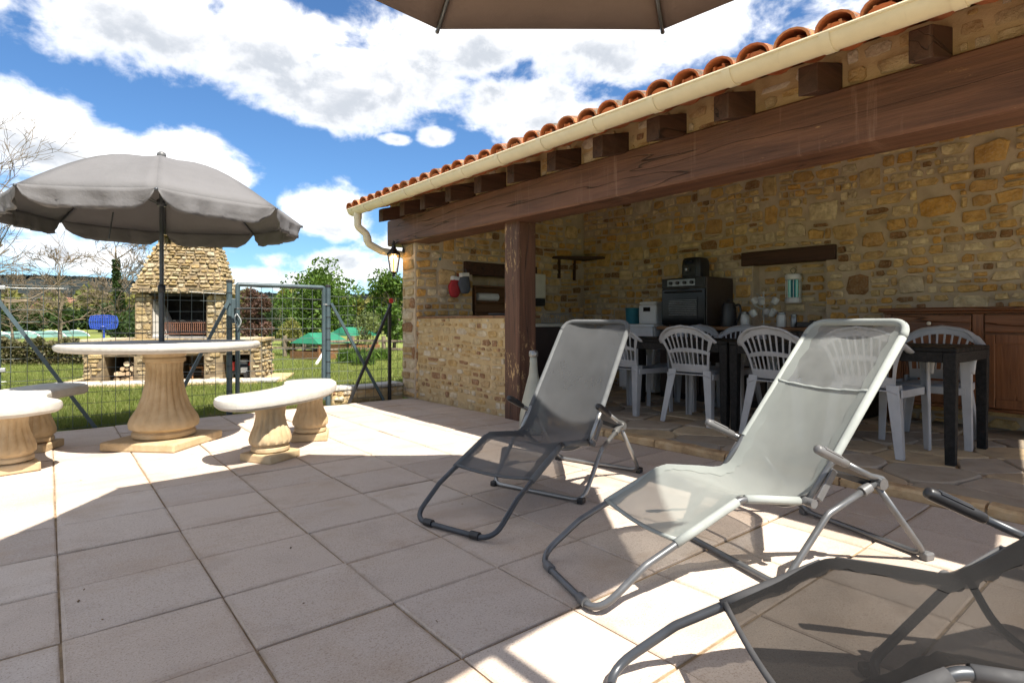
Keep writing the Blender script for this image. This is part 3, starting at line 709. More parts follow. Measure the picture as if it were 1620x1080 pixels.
# roof: boards, then canal tiles
RY0, RY1 = -1.0, 6.37; roof = MB(); xe, xr = 3.41, 6.45  # unseen end of the roof shortened so more sun reaches inside
roof.v = [(xe, RY0, zd(xe)), (xr, RY0, zd(xr)), (xr, RY1, zd(xr)), (xe, RY1, zd(xe))]; roof.v += [(x, y, z + .03) for x, y, z in roof.v]
roof.f = [(3, 2, 1, 0), (4, 5, 6, 7), (0, 1, 5, 4), (1, 2, 6, 5), (2, 3, 7, 6), (3, 0, 4, 7)]
roof = mk('roof', roof.v, roof.f, 'roof_board', bld)
ux = Vector((1, 0, .27)).normalized(); un = Vector((-.27, 0, 1)).normalized()
def tile(x, y, cover, g, L_=.44):
    """one canal tile lying up the slope from eave point x"""
    b = MB(); n = 8; r0, r1 = (.088, .072) if cover else (.076, .088); th = .013
    base = Vector((x, y + g.uniform(-.006, .006), zd(x) + .032)) + un * (.050 if cover else .078 + .004); rot = g.uniform(-.025, .025); lift = g.uniform(0, .008)
    for e, (s, r) in enumerate(((0, r0), (L_, r1))):
        for q in range(n + 1):
            a = PI * q / n
            for rr in (r, r - th):
                off = Vector((0, 1, 0)) * (math.cos(a) * rr) + un * ((1 if cover else -1) * math.sin(a) * rr * (.74 if cover else .9))
                b.v.append(base + ux * s + Vector((0, 1, 0)) * (rot * s) + off + un * (lift + (.0 if e else .012 if cover else 0)))
    m = 2 * (n + 1)
    for q in range(n):
        o0, i0, o1, i1 = 2 * q, 2 * q + 1, 2 * q + 2, 2 * q + 3
        b.f += [(o0, o1, m + o1, m + o0), (i1, i0, m + i0, m + i1), (o1, o0, i0, i1), (m + o0, m + o1, m + i1, m + i0)]
    b.f += [(0, m, m + 1, 1), (2 * n + 1, m + 2 * n + 1, m + 2 * n, 2 * n)]
    if not cover: b.f = [tuple(reversed(q)) for q in b.f]
    return b
rest = MB(); row = 0; x = 2.765
while x < 6.4:
    yy = RY0 + .1; q = 0
    while yy < RY1 + .02:
        for cover in (0, 1):
            t = tile(x + g.uniform(-.012, .012) + (0.0 if cover else .01), yy + (.095 if cover else 0), cover, g)
            if row < 1 and yy > .2:
                to = mk('tile', t.v, t.f, 'roof_tile', roof, smooth=False, auto=True)
                if cover:   # terracotta plug under the mouth of each cover tile
                    pb = MB(); bx_ = Vector((x + .012 + g.uniform(-.015, .015), yy + .095 + g.uniform(-.008, .008), zd(x) + .032)) + un * .052; nn = 8; pr_ = [(math.cos(PI * q / nn) * .064, math.sin(PI * q / nn) * .036) for q in range(nn + 1)] + [(-.071, -.03), (.071, -.03)]
                    vv = [bx_ + Vector((0, 1, 0)) * p_[0] + un * p_[1] for p_ in pr_]; vv += [p_ + ux * .3 for p_ in vv]; m_ = len(pr_)
                    mk('eave_plug', vv, [tuple(range(m_)), tuple(range(2 * m_ - 1, m_ - 1, -1))] + [(q, m_ + q, m_ + (q + 1) % m_, (q + 1) % m_) for q in range(m_)], 'roof_tile', roof, auto=True)
            else: rest.add(t.v, t.f)
        yy += .19
    x += .34; row += 1
o = rest.build('upper_tiles', 'roof_tile', roof, kind='stuff', auto=True)
# gutter: half-round channel, collars, downpipe
gx, gz, gr = 2.775, 2.195, .066
b = MB(); n = 10; ys = [RY1 + .03, -1.25]
for (y_) in ys:
    for r_ in (gr, gr - .004):
        for q in range(n + 1):
            a = PI + PI * q / n; b.v.append((gx + r_ * math.cos(a), y_, gz + r_ * math.sin(a)))
m = n + 1
for q in range(n):
    b.f += [(q, q + 1, 2 * m + q + 1, 2 * m + q), (m + q + 1, m + q, 3 * m + q, 3 * m + q + 1)]
for e in (0, 2 * m): b.f += [(e + q, e + q + 1, e + m + q + 1, e + m + q) for q in range(n)]
b.f += [(0, 2 * m, 3 * m, m), (n, m + n, 3 * m + n, 2 * m + n)]
for y_ in (RY1 + .031, -1.251): b.add([(gx + gr * math.cos(PI + PI * q / n), y_, gz + gr * math.sin(PI + PI * q / n)) for q in range(m)], [tuple(range(m))])
b.tube([(gx - gr, RY1 + .03, gz), (gx - gr, -1.25, gz)], .008, 6)
gut = mk('gutter', b.v, b.f, 'gutter_pvc', bld, auto=True)
for y_ in [6.30, 5.98, 5.55, 5.05, 4.55, 4.05, 3.55, 3.05, 2.55, 2.08, 1.60, 1.12, .64, .16, -.3, -.8]:
    b = MB(); P = []; R1 = gr + .006
    for q in range(13):
        a = PI * .97 + PI * 1.06 * q / 12; P.append((gx + R1 * math.cos(a), y_, gz + R1 * math.sin(a)))
    wv = .022
    for (px_, py_, pz_) in P: b.v += [(px_, py_ - wv, pz_), (px_, py_ + wv, pz_), (gx + (px_ - gx) * .93, py_ + wv, gz + (pz_ - gz) * .93), (gx + (px_ - gx) * .93, py_ - wv, gz + (pz_ - gz) * .93)]
    for q in range(12):
        for e in range(4): b.f.append((q * 4 + e, q * 4 + (e + 1) % 4, q * 4 + 4 + (e + 1) % 4, q * 4 + 4 + e))
    b.f += [(3, 2, 1, 0), (48, 49, 50, 51)]
    mk('gutter_collar', b.v, b.f, 'gutter_pvc', gut, auto=True)
pp = fillet([(gx, 6.25, 2.15), (gx, 6.25, 1.99), (gx + .10, 6.235, 1.91), (gx + .12, 6.23, 1.80), (gx + .28, 6.215, 1.725), (3.36, 6.215, 1.70), (3.40, 6.215, 1.60), (3.40, 6.215, .02)], .06)
dp = MB().tube(pp, .042, 14).build('downpipe', 'gutter_pvc', bld, auto=True)
for (a, c) in (((gx, 6.25, 2.155), (gx, 6.25, 2.08)), ((gx + .105, 6.234, 1.885), (gx + .115, 6.231, 1.825))):
    MB().tube([a, c], .048, 14).build('pipe_socket', 'gutter_pvc', dp, auto=True)
# ================================================================== FITTINGS IN AND ON THE KITCHEN
# wall lantern on the corner pier
def lantern():
    t = thing('wall_lantern', (3.15, 6.09, 1.42), 'black metal coach lantern glowing on the stone pier below the gutter', 'lantern')
    b = MB(); s = .062
    b.lathe([(.012, 0), (.02, .012), (.012, .03), (.035, .045), (.05, .055)], 6).build('finial_base', 'black_metal', t, local=True)
    bt, tp = .045, .075; z0, z1 = .055, .25
    for q in range(6):
        a = 2 * PI * q / 6; MB().bar((bt * math.cos(a), bt * math.sin(a), z0), (tp * math.cos(a), tp * math.sin(a), z1), .009, .009, (math.cos(a), math.sin(a), 0)).build('glazing_bar', 'black_metal', t, local=True)
    for q in range(6):
        a, c = 2 * PI * q / 6, 2 * PI * (q + 1) / 6
        v = [(r_ * math.cos(x), r_ * math.sin(x), z) for (r_, z) in ((bt * .97, z0 + .004), (tp * .97, z1 - .004)) for x in (a, c)]
        mk('pane', v, [(0, 1, 3, 2)], 'lamp_glass', t, local=True)
    MB().lathe([(.088, .25), (.09, .258), (.05, .30), (.028, .335), (.022, .36), (.03, .37), (.012, .385), (.016, .40), (.004, .415)], 6).build('roof_cap', 'black_metal', t, local=True)
    MB().lathe([(.006, .06), (.014, .065), (.014, .12), (.02, .14), (.024, .165), (.016, .195), (.003, .215)], 10).build('bulb', 'bulb', t, local=True, smooth=True)
    MB().tube(catmull([(.0, 0, .36), (.05, 0, .40), (.11, 0, .37), (.12, -.005, .30)]), .008, 6).build('bracket_arm', 'black_metal', t, local=True)
    MB().lathe([(.032, 0), (.034, .01), (.02, .02)], 8).build('wall_plate', 'black_metal', t, local=True)
    t.children[-1].rotation_euler = (0, -PI / 2, 0); t.children[-1].location = (.135, 0, .31)
    li = bpy.data.lights.new('lantern_light', 'POINT'); li.energy = .5; li.color = (1, .6, .25); li.shadow_soft_size = .03
    lo = bpy.data.objects.new('lantern_light', li); COL.objects.link(lo); lo.parent = t; lo.location = (0, 0, .22); t.scale = (1.02, 1.02, 1.02)
lantern()
def hang_mitt(u, v, mat, lab, cat='oven mitt', dy=0.0):
    p = at(u, v, 7.0); p = Vector((3.87 + (u - 722) * .0073, 5.79 - dy, p.z))
    b = MB(); n = 18; prof = []
    for q in range(n):
        a = 2 * PI * q / n; x = .062 * math.copysign(abs(math.cos(a)) ** .7, math.cos(a)); z = .125 * math.copysign(abs(math.sin(a)) ** .6, math.sin(a))
        if z < -.02: x *= 1.15
        if math.cos(a) < -.5 and -.06 < z < .06: x -= .028
        prof.append((x, z))
    for e, (k_, d) in enumerate(((.86, -.03), (1, -.015), (1, .015), (.86, .03))):
        b.v += [(x * k_, d, z * k_) for x, z in prof]
    for e in range(3): b.f += [(e * n + q, e * n + (q + 1) % n, (e + 1) * n + (q + 1) % n, (e + 1) * n + q) for q in range(n)]
    b.f += [tuple(range(n - 1, -1, -1)), tuple(3 * n + q for q in range(n))]
    t = thing('oven_mitt', p, lab, cat, 0, 'mitts on the gable wall'); b.build('mitt', mat, t, local=True, smooth=True)
    MB().box(-.058, .058, -.031, .031, .078, .128).build('cuff', 'white_cloth', t, local=True, bev=.008)
    MB().tube(catmull([(.04, 0, .12), (.05, .02, .16), (.045, .045, .175), (.03, .02, .16), (.035, 0, .12)], 4), .004, 5).build('loop', mat, t, local=True)
    t.rotation_euler = (0, R(6 if mat == 'red_cloth' else -4), 0)
hang_mitt(713, 455, 'red_cloth', 'red padded mitt with white cuff hanging on the gable wall')
hang_mitt(728, 449, 'dark_cloth', 'dark grey padded mitt with white cuff hanging beside the red one', dy=.05)
tag(MB().lathe([(.004, 0), (.012, .01), (.012, .05), (.003, .08)], 8).build('blue_hook', 'teal_plastic', None), 'small blue hook on the stone gable wall above the mitts', 'hook').location = (3.62, 5.83, 1.62)
# shelf box and towels inside the gable niche
t = thing('niche_cupboard', (4.55, 6.08, .94), 'small brown wooden shelf unit standing in the gable niche', 'shelf')
for nm, a in (('side', (-.33, -.31, -.12, .06, 0, .42)), ('side', (.31, .33, -.12, .06, 0, .42)), ('board', (-.308, .308, -.12, .06, .0, .02)), ('board', (-.308, .308, -.12, .06, .20, .22)), ('board', (-.308, .308, -.12, .06, .40, .42)), ('back_panel', (-.308, .308, .045, .06, .022, .398))):
    MB().box(*a).build(nm, 'shelf_wood', t, local=True, bev=.003)
b = MB().tube([(4.30, 6.02, 1.215), (4.62, 6.02, 1.215)], .05, 14); tag(b.build('rolled_towel', 'white_cloth', None, smooth=False, auto=True), 'rolled white towel on the middle board of the niche shelf', 'towel')
tag(MB().lathe([(.10, 0), (.14, .012), (.145, .02), (.10, .016)], 20, (3.56, 4.55, .957)).build('tray', 'dark_cloth', None, smooth=True), 'dark round tray lying on the bar top', 'tray')
# hooked towel behind the post
b = MB(); n = 8
for i in range(9):
    z = 1.32 + .36 * i / 8
    for q in range(n + 1): y_ = 4.72 + .13 * q / n * (1 - .5 * i / 8); b.v.append((4.05 + .012 * math.sin(q * 1.9 + i * .3), y_, z))
b.f = [(i * 9 + q, i * 9 + q + 1, i * 9 + q + 10, i * 9 + q + 9) for i in range(8) for q in range(n)]
o = tag(b.build('tea_towel', 'check_cloth', None, smooth=True), 'red and white checked tea towel hanging behind the wooden post', 'towel'); m = o.modifiers.new('thick', 'SOLIDIFY'); m.thickness = .006
tag(MB().tube(catmull([(4.05, 4.76, 1.67), (4.05, 4.75, 1.78), (4.05, 4.75, 2.2), (4.05, 4.75, zd(4.05) - .15)]), .003, 5).build('hanging_cord', 'wire', None), 'thin cord holding the checked tea towel from a rafter', 'cord')
# corner shelf
t = thing('corner_shelf', (6.08, 5.84, 1.5), 'black corner shelf on two brackets high in the stone corner', 'shelf')
MB().prism([(-.64, -.002), (-.002, -.002), (-.002, -.42), (-.10, -.44), (-.60, -.12)], .27, .30).build('shelf_board', 'lintel_wood', t, local=True, bev=.004)
MB().bar((-.52, -.02, .0), (-.52, -.02, .268), .035, .03, (0, 1, 0)).build('bracket', 'lintel_wood', t, local=True)
MB().bar((-.22, -.02, -.02), (-.22, -.02, .268), .035, .03, (0, 1, 0)).build('bracket', 'lintel_wood', t, local=True)
# cream boiler on the gable wall
t = thing('wall_boiler', (4.98, 5.74, 1.10), 'small cream water heater with dark base on the gable wall behind the post', 'heater')
MB().box(-.14, .14, -.13, .09, .1, .42).build('casing', 'cream_enamel', t, local=True, bev=.012)
MB().box(-.135, .135, -.125, .085, .0, .098).build('base_panel', 'black_metal', t, local=True, bev=.008)
# worktop along the gable wall
t = thing('sink_unit', (4.55, 5.5, 0), 'pale worktop with sink tap along the gable wall', 'worktop')
MB().box(-.75, .85, -.27, .32, .83, .868).build('worktop', 'cream_enamel', t, local=True, bev=.006)
MB().box(-.73, .83, -.25, .32, .03, .828).build('cabinet', 'oven_brown', t, local=True, bev=.006)
MB().tube(catmull([(.1, .2, .868), (.1, .2, 1.0), (.08, .14, 1.06), (.05, .05, 1.03), (.04, .03, 1.0)]), .011, 8).build('tap', 'silver_tube', t, local=True, smooth=True)
MB().box(-.06, .45, -.18, .14, .868, .874).build('basin_rim', 'oven_panel', t, local=True, bev=.003)
t = thing('dish_rack', (5.15, 5.42, .869), 'wire dish rack on the pale worktop', 'rack')
for i in range(9): MB().tube(catmull([(-.16 + .04 * i, -.12, 0.004), (-.16 + .04 * i, -.13, .09), (-.16 + .04 * i, 0, .13), (-.16 + .04 * i, .13, .09), (-.16 + .04 * i, .12, .004)], 4), .003, 5).build('hoop', 'galv_wire', t, local=True)
for y_ in (-.12, .12): MB().tube([(-.18, y_, .006), (.18, y_, .006)], .004, 5).build('rail', 'galv_wire', t, local=True)
# back counter
t = thing('kitchen_counter', (5.78, 2.95, 0), 'wooden counter with dark cupboards along the back wall', 'counter')
MB().box(-.30, .28, -.98, 1.16, .805, .842).build('counter_top', 'counter_wood', t, local=True, bev=.006)
for i in range(4):
    y0 = -.96 + .525 * i; d = MB().box(-.27, -.25, y0 + .008, y0 + .515, .1, .79).build('cupboard_door', 'oven_brown', t, local=True, bev=.006)
    MB().tube([(-.285, y0 + .45, .62), (-.285, y0 + .45, .72)], .006, 6).build('handle', 'silver_tube', d, local=True)
MB().box(-.248, .27, -.955, 1.14, .02, .803).build('carcass', 'black_metal', t, local=True)
# oven on the counter
t = thing('oven', (5.80, 3.78, .843), 'black glass-fronted electric oven with brown sides on the counter', 'oven')
MB().box(-.26, .28, -.285, .285, .01, .545).build('casing', 'oven_brown', t, local=True, bev=.01)
MB().box(-.285, -.262, -.28, .28, .43, .54).build('control_panel', 'black_metal', t, local=True, bev=.006)
MB().box(-.292, -.287, -.16, .20, .45, .525).build('control_strip', 'oven_panel', t, local=True, bev=.002)
for y_ in (-.12, -.03, .06, .15):
    MB().tube([(-.293, y_, .487), (-.312, y_, .487)], .019, 12).build('knob', 'black_metal', t, local=True, auto=True)
d = MB().box(-.285, -.262, -.28, .28, .02, .42).build('door', 'dark_glass', t, local=True, bev=.006)
MB().box(-.290, -.2865, -.19, .19, .09, .33).build('window', 'dark_glass', d, local=True)
for i in range(9): MB().tube([(-.291, -.18, .13 + i * .02), (-.291, .18, .13 + i * .02)], .0022, 5).build('rack_bar', 'silver_tube', d, local=True)
MB().tube(fillet([(-.285, -.22, .385), (-.32, -.22, .385), (-.32, .22, .385), (-.285, .22, .385)], .02), .009, 8).build('handle', 'black_metal', d, local=True, smooth=True)
for y_ in (-.25, .25):
    for x_ in (-.22, .24): MB().tube([(x_, y_, 0), (x_, y_, .012)], .02, 8).build('foot', 'black_metal', t, local=True)
t = thing('air_fryer', (5.80, 3.80, 1.389), 'rounded black air fryer standing on top of the oven', 'fryer')
b = MB(); n = 24
for (z, k_) in ((0, .92), (.012, 1), (.14, 1.0), (.20, .96), (.232, .86), (.24, .6)):
    for q in range(n):
        a = 2 * PI * q / n; e = .45; b.v.append((.13 * k_ * math.copysign(abs(math.cos(a)) ** e, math.cos(a)), .125 * k_ * math.copysign(abs(math.sin(a)) ** e, math.sin(a)), z))
for i in range(5): b.f += [(i * n + q, i * n + (q + 1) % n, (i + 1) * n + (q + 1) % n, (i + 1) * n + q) for q in range(n)]
b.f += [tuple(range(n - 1, -1, -1)), tuple(5 * n + q for q in range(n))]
b.build('body', 'grip_black', t, local=True, auto=True)
dr = MB().box(-.140, -.128, -.085, .085, .025, .15).build('drawer', 'black_metal', t, local=True, bev=.006)
MB().box(-.20, -.14, -.016, .016, .075, .115).build('handle', 'silver_tube', dr, local=True, bev=.008)
MB().box(-.139, -.126, -.05, .05, .165, .195).build('display', 'dark_glass', t, local=True, bev=.002)
# white fridge and box
t = thing('small_fridge', (5.79, 4.42, 0.03), 'low white fridge left of the oven against the back wall', 'fridge')
MB().box(-.26, .28, -.25, .25, .03, .80).build('casing', 'white_enamel', t, local=True, bev=.012)
d = MB().box(-.31, -.265, -.25, .25, .06, .80).build('door', 'white_enamel', t, local=True, bev=.014)
MB().box(-.325, -.311, .16, .20, .5, .72).build('handle', 'oven_panel', d, local=True, bev=.004)
MB().box(-.29, .28, -.255, .255, .801, .835).build('top', 'white_enamel', t, local=True, bev=.006)
t = thing('bread_machine', (5.72, 4.33, .867), 'white upright bread machine on the low white fridge', 'appliance')
MB().box(-.13, .13, -.13, .13, 0, .23).build('body', 'white_enamel', t, local=True, bev=.025)
MB().box(-.125, .125, -.125, .125, .232, .27).build('lid', 'white_enamel', t, local=True, bev=.02)
MB().box(-.137, -.131, -.05, .05, .15, .2).build('display', 'dark_glass', t, local=True)
tag(MB().lathe([(.07, 0), (.085, .02), (.095, .19), (.10, .2), (.09, .2), (.08, .02)], 18, (5.70, 4.63, .867)).build('teal_tub', 'teal_plastic', None, auto=True), 'teal plastic tub at the far end of the low white fridge', 'tub')
# kettle, mug tree, canisters on the counter
t = thing('black_kettle', (5.72, 3.34, .843), 'tall black kettle on the counter beside the oven', 'kettle')
MB().lathe([(.085, 0), (.088, .02), (.075, .2), (.065, .25), (.05, .262), (.02, .27), (.014, .29), (.004, .295)], 20).build('body', 'grip_black', t, local=True, auto=True)
MB().tube(catmull([(.0, -.065, .22), (0, -.12, .23), (0, -.135, .15), (0, -.10, .06), (0, -.08, .05)]), .012, 8).build('handle', 'grip_black', t, local=True, smooth=True)
t = thing('mug_tree', (5.66, 2.92, .843), 'wire mug tree hung with pale mugs on the counter', 'mug tree')
MB().lathe([(.075, 0), (.075, .008), (.01, .012)], 18).build('base', 'galv_wire', t, local=True)
MB().tube([(0, 0, .008), (0, 0, .36)], .005, 6).build('stem', 'galv_wire', t, local=True)
for i, (z, a) in enumerate(((.13, .3), (.13, 2.4), (.13, 4.5), (.25, 1.35), (.25, 3.4), (.25, 5.5))):
    cx, cy = math.cos(a), math.sin(a)
    MB().tube(catmull([(0, 0, z + .05), (cx * .05, cy * .05, z + .065), (cx * .09, cy * .09, z + .09)], 4), .004, 5).build('arm', 'galv_wire', t, local=True)
    mg = MB().lathe([(.028, 0), (.036, .008), (.042, .08), (.038, .08), (.03, .012)], 14).build('mug', 'ceramic', t, local=True, auto=True)
    mg.scale = (.86, .86, .86); mg.location = (cx * .085, cy * .085, z - .02); mg.rotation_euler = (R(35) * -cy, R(35) * cx, 0)
    MB().tube(catmull([(.038, 0, .065), (.065, 0, .06), (.065, 0, .03), (.036, 0, .02)], 4), .006, 6).build('handle', 'ceramic', mg, local=True, smooth=True)
for i, (y_, r_, h_, mt, lb) in enumerate(((3.10, .045, .13, 'ceramic', 'pale jar beside the mug tree near the kettle'), (2.72, .045, .12, 'ceramic', 'pale jar beside the mug tree under the insect lamp'), (2.60, .03, .10, 'oven_panel', 'small steel shaker on the counter under the insect lamp'))):
    t = thing('storage_jar', (5.62, y_, .843), lb, 'jar', 0, 'jars on the counter')
    MB().lathe([(r_ * .95, 0), (r_, .006), (r_, h_ * .85), (r_ * .85, h_)], 16).build('body', mt, t, local=True, auto=True)
    MB().lathe([(r_ * .9, h_), (r_ * .92, h_ + .006), (r_ * .9, h_ + .022), (.008, h_ + .03)], 16).build('lid', 'oven_panel', t, local=True, auto=True)
t = thing('gas_hob', (5.74, 2.28, .843), 'low black hob on the counter', 'hob')
MB().box(-.2, .2, -.26, .26, 0, .05).build('body', 'black_metal', t, local=True, bev=.006)
for y_ in (-.13, .13): MB().lathe([(.09, .051), (.09, .062), (.07, .066), (.02, .066)], 16, (0, y_, 0)).build('burner', 'black_metal', t, local=True)
# insect lamp in the back niche
t = thing('insect_lamp', (6.17, 2.86, 1.09), 'white and green electric insect lamp hanging in the back wall niche', 'insect lamp')
for z in (0, .25): MB().lathe([(.07, z), (.082, z + .01), (.082, z + .05), (.07, z + .062)], 18).build('housing', 'white_enamel', t, local=True, auto=True)
for i in range(14):
    a = 2 * PI * i / 14; MB().tube([(.074 * math.cos(a), .074 * math.sin(a), .06), (.074 * math.cos(a), .074 * math.sin(a), .252)], .0035, 5).build('guard_bar', 'white_enamel', t, local=True)
for s in (-1, 1): MB().tube([(0, s * .038, .06), (0, s * .038, .252)], .013, 10).build('lamp_tube', 'uv_tube', t, local=True, smooth=True)
MB().lathe([(.022, .06), (.022, .252)], 10).build('core', 'teal_plastic', t, local=True)
MB().tube(catmull([(0, 0, .31), (0, .03, .35), (0, 0, .375), (0, -.03, .35), (0, 0, .31)], 4), .003, 5).build('hanger', 'black_metal', t, local=True)
# dresser
t = thing('dresser', (5.86, .95, 0), 'long reddish wooden dresser with two drawers and white knobs against the back wall', 'dresser')
D0, D1 = -1.05, .92
MB().box(-.255, .235, D0, D1, .98, 1.012).build('top', 'dresser_rail', t, local=True, bev=.008)
MB().box(-.235, .225, D0 + .03, D1 - .03, .962, .979).build('cornice', 'dresser_rail', t, local=True, bev=.006)
MB().box(-.19, .225, D0 + .035, D1 - .035, .20, .96).build('carcass', 'dresser_wood', t, local=True)
ys = [D1 - .035, D1 - .035 - .055]; w_ = .60; pil = [(D1 - .09, D1 - .035)]; dr = []
y_ = D1 - .09
for i in range(3):
    dr.append((y_ - .555, y_)); pil.append((y_ - .555 - .07, y_ - .555)); y_ -= .625
for (a, c) in pil:
    if a < D0: continue
    MB().box(-.215, -.192, a, c, .20, .96).build('pilaster', 'dresser_wood', t, local=True, bev=.004)
for i, (a, c) in enumerate(dr):
    a = max(a, D0 + .04)
    d = MB().box(-.222, -.193, a + .006, c - .006, .815, .95).build('drawer', 'dresser_rail', t, local=True, bev=.006)
    mk_ = MB().ball((-.245, (a + c) / 2, .882), .017, 12, 8).tube([(-.222, (a + c) / 2, .882), (-.24, (a + c) / 2, .882)], .008, 8).build('knob', 'knob_china', d, local=True, smooth=True)
    d = MB().box(-.214, -.193, a + .006, c - .006, .235, .80).build('door', 'dresser_wood', t, local=True, bev=.004)
    for nm, q in (('stile', (a + .006, a + .07, .235, .80)), ('stile', (c - .07, c - .006, .235, .80)), ('rail', (a + .072, c - .072, .73, .80)), ('rail', (a + .072, c - .072, .235, .305))):
        MB().box(-.2225, -.2145, *q).build(nm, 'dresser_wood', d, local=True, bev=.004)
MB().box(-.225, -.192, D0 + .03, D1 - .03, .205, .232).build('plinth_rail', 'dresser_rail', t, local=True, bev=.004)
for y_ in (D0 + .08, D1 - .08):
    for x_ in (-.17, .18): MB().lathe([(.025, 0), (.03, .02), (.04, .12), (.035, .2)], 12, (x_, y_, .026)).build('foot', 'dresser_wood', t, local=True, auto=True)
# ================================================================== DINING TABLES AND PLASTIC CHAIRS
k = NT('weave', .6, (.022, .020, .020), spec=.2); v = k.pos()
ck = k.n('ShaderNodeTexChecker'); k.l(v, ck.inputs[0]); ck.inputs['Scale'].default_value = 62
k.color(k.mix(k.step(k.noise(40, 3), .3, .7), (.010, .010, .010), (.022, .021, .021))); k.bump(k.math('ADD', ck.outputs[1], k.noise(160, 2)), .9, .006)
def rattan_table(y0, y1, lab):
    cy = (y0 + y1) / 2; L_ = y1 - y0; t = thing('dining_table', (4.63, cy, .026), lab, 'table', 0, 'black rattan-look dining tables')
    hw = .40; hl = L_ / 2 - .004
    MB().box(-hw, hw, -hl, hl, .685, .712).build('table_top', 'rattan_black', t, local=True, bev=.006)
    for (a, c, d, e) in ((-hw + .004, -hw + .024, -hl + .07, hl - .07), (hw - .024, hw - .004, -hl + .07, hl - .07), (-hw + .07, hw - .07, -hl + .004, -hl + .024), (-hw + .07, hw - .07, hl - .024, hl - .004)):
        MB().box(a, c, d, e, .62, .684).build('apron', 'weave', t, local=True, bev=.003)
    for sx in (-1, 1):
        for sy in (-1, 1):
            b = MB(); x0, y0_ = sx * (hw - .035), sy * (hl - .035)
            for (z, k_) in ((0, .026), (.684, .034)): b.v += [(x0 - k_, y0_ - k_, z), (x0 + k_, y0_ - k_, z), (x0 + k_, y0_ + k_, z), (x0 - k_, y0_ + k_, z)]
            b.f = [(3, 2, 1, 0), (4, 5, 6, 7), (0, 1, 5, 4), (1, 2, 6, 5), (2, 3, 7, 6), (3, 0, 4, 7)]
            b.build('leg', 'weave', t, local=True, bev=.004)
rattan_table(.99, 2.475, 'black rattan-look dining table nearer the dresser')
rattan_table(2.485, 3.97, 'black rattan-look dining table nearer the fridge')
def make_chair():
    t = thing('plastic_chair', (0, 0, 0), 'x', 'chair', 0, 'grey plastic armchairs round the dining tables')
    # seat shell
    n = 12; b = MB()
    for i in range(n + 1):
        s = i / n; x = -.215 + .44 * s; hw = .20 + .035 * s
        for q in range(9):
            u = -1 + 2 * q / 8; z = .425 + .012 * s - .018 * (1 - u * u) * math.sin(PI * min(1, s * 1.15)) - (.035 * max(0, (s - .85) / .15) ** 2) - .02 * max(0, abs(u) - .8) / .2
            b.v.append((x, u * hw, z))
    b.f = [(i * 9 + q, (i + 1) * 9 + q, (i + 1) * 9 + q + 1, i * 9 + q + 1) for i in range(n) for q in range(8)]
    o = b.build('seat', 'chair_plastic', t, local=True, smooth=True); m = o.modifiers.new('thick', 'SOLIDIFY'); m.thickness = .009; m.offset = -1
    # fan back with slots
    def B(u, s):
        hw = .175 + .075 * s - .012 * math.sin(PI * s); z = .44 + .385 * s * (1 - .30 * s * abs(u) ** 2.2)
        x = -.20 - .115 * s + .055 * abs(u) ** 2 * (.4 + .6 * s); return (x, u * hw, z)
    us = [-1.0]; nslot = 9; slat = .055; tot = 2.0 - .10; pitch = (tot - slat) / nslot
    p = -1 + .05; us = [-1.0]
    for i in range(nslot): us += [p + slat, p + pitch]; p += pitch
    us += [1.0]
    ss = [0, .06, .12, .18, .27, .36, .45, .50, .54, .63, .72, .80, .87, .93, 1.0]; b = MB(); nu = len(us)
    for s in ss: b.v += [B(u, s) for u in us]
    for i in range(len(ss) - 1):
        mid = (ss[i] + ss[i + 1]) / 2; slot_row = (.18 < mid < .45) or (.54 < mid < .87)
        for q in range(nu - 1):
            if slot_row and q % 2 == 1: continue
            b.f.append((i * nu + q, i * nu + q + 1, (i + 1) * nu + q + 1, (i + 1) * nu + q))
    o = b.build('backrest', 'chair_plastic', t, local=True, smooth=False); m = o.modifiers.new('thick', 'SOLIDIFY'); m.thickness = .012; m.offset = 0
    bevel(o, .0025, 1, 40)
    # rolled rim running on into the arms
    rim = catmull([(.215, .262, .52), (.205, .272, .615), (.12, .280, .640), (-.05, .282, .645), (-.17, .268, .665), (-.255, .24, .715), (-.305, .15, .80), (-.325, 0, .832)], 5)
    rim = rim + [Vector((p.x, -p.y, p.z)) for p in reversed(rim[:-1])]; b = MB(); n = 8
    m_ = len(rim)
    for i, p in enumerate(rim):
        tg = (rim[min(i + 1, m_ - 1)] - rim[max(i - 1, 0)]).normalized(); out = Vector((-.25 if abs(p.y) < .2 else 0, p.y, .0)).normalized()
        if abs(p.y) < .14: out = Vector((-1, p.y * 3, .25)).normalized()
        out = (out - tg * out.dot(tg)).normalized(); up = tg.cross(out)
        for q in range(n):
            a = 2 * PI * q / n; b.v.append(p + out * (.026 * math.cos(a)) + up * (.010 * math.sin(a)))
    for i in range(m_ - 1): b.f += [(i * n + q, i * n + (q + 1) % n, (i + 1) * n + (q + 1) % n, (i + 1) * n + q) for q in range(n)]
    b.f += [tuple(range(n - 1, -1, -1)), tuple((m_ - 1) * n + q for q in range(n))]
    b.build('arm_rim', 'chair_plastic', t, local=True, smooth=True)
    # legs: L-shaped, tapered, splayed
    def leg(p0, p1, sx, sy, w0, w1):
        b = MB(); th = .012
        for (p, w_) in ((p0, w0), (p1, w1)):
            b.v += [(p[0], p[1], p[2]), (p[0] - sx * w_, p[1], p[2]), (p[0] - sx * w_, p[1] - sy * th, p[2]), (p[0] - sx * th, p[1] - sy * th, p[2]), (p[0] - sx * th, p[1] - sy * w_, p[2]), (p[0], p[1] - sy * w_, p[2])]
        b.f = [(5, 4, 3, 2, 1, 0), (6, 7, 8, 9, 10, 11)] + [(i, (i + 1) % 6, 6 + (i + 1) % 6, 6 + i) for i in range(6)]
        b.build('leg', 'chair_plastic', t, local=True, bev=.003)
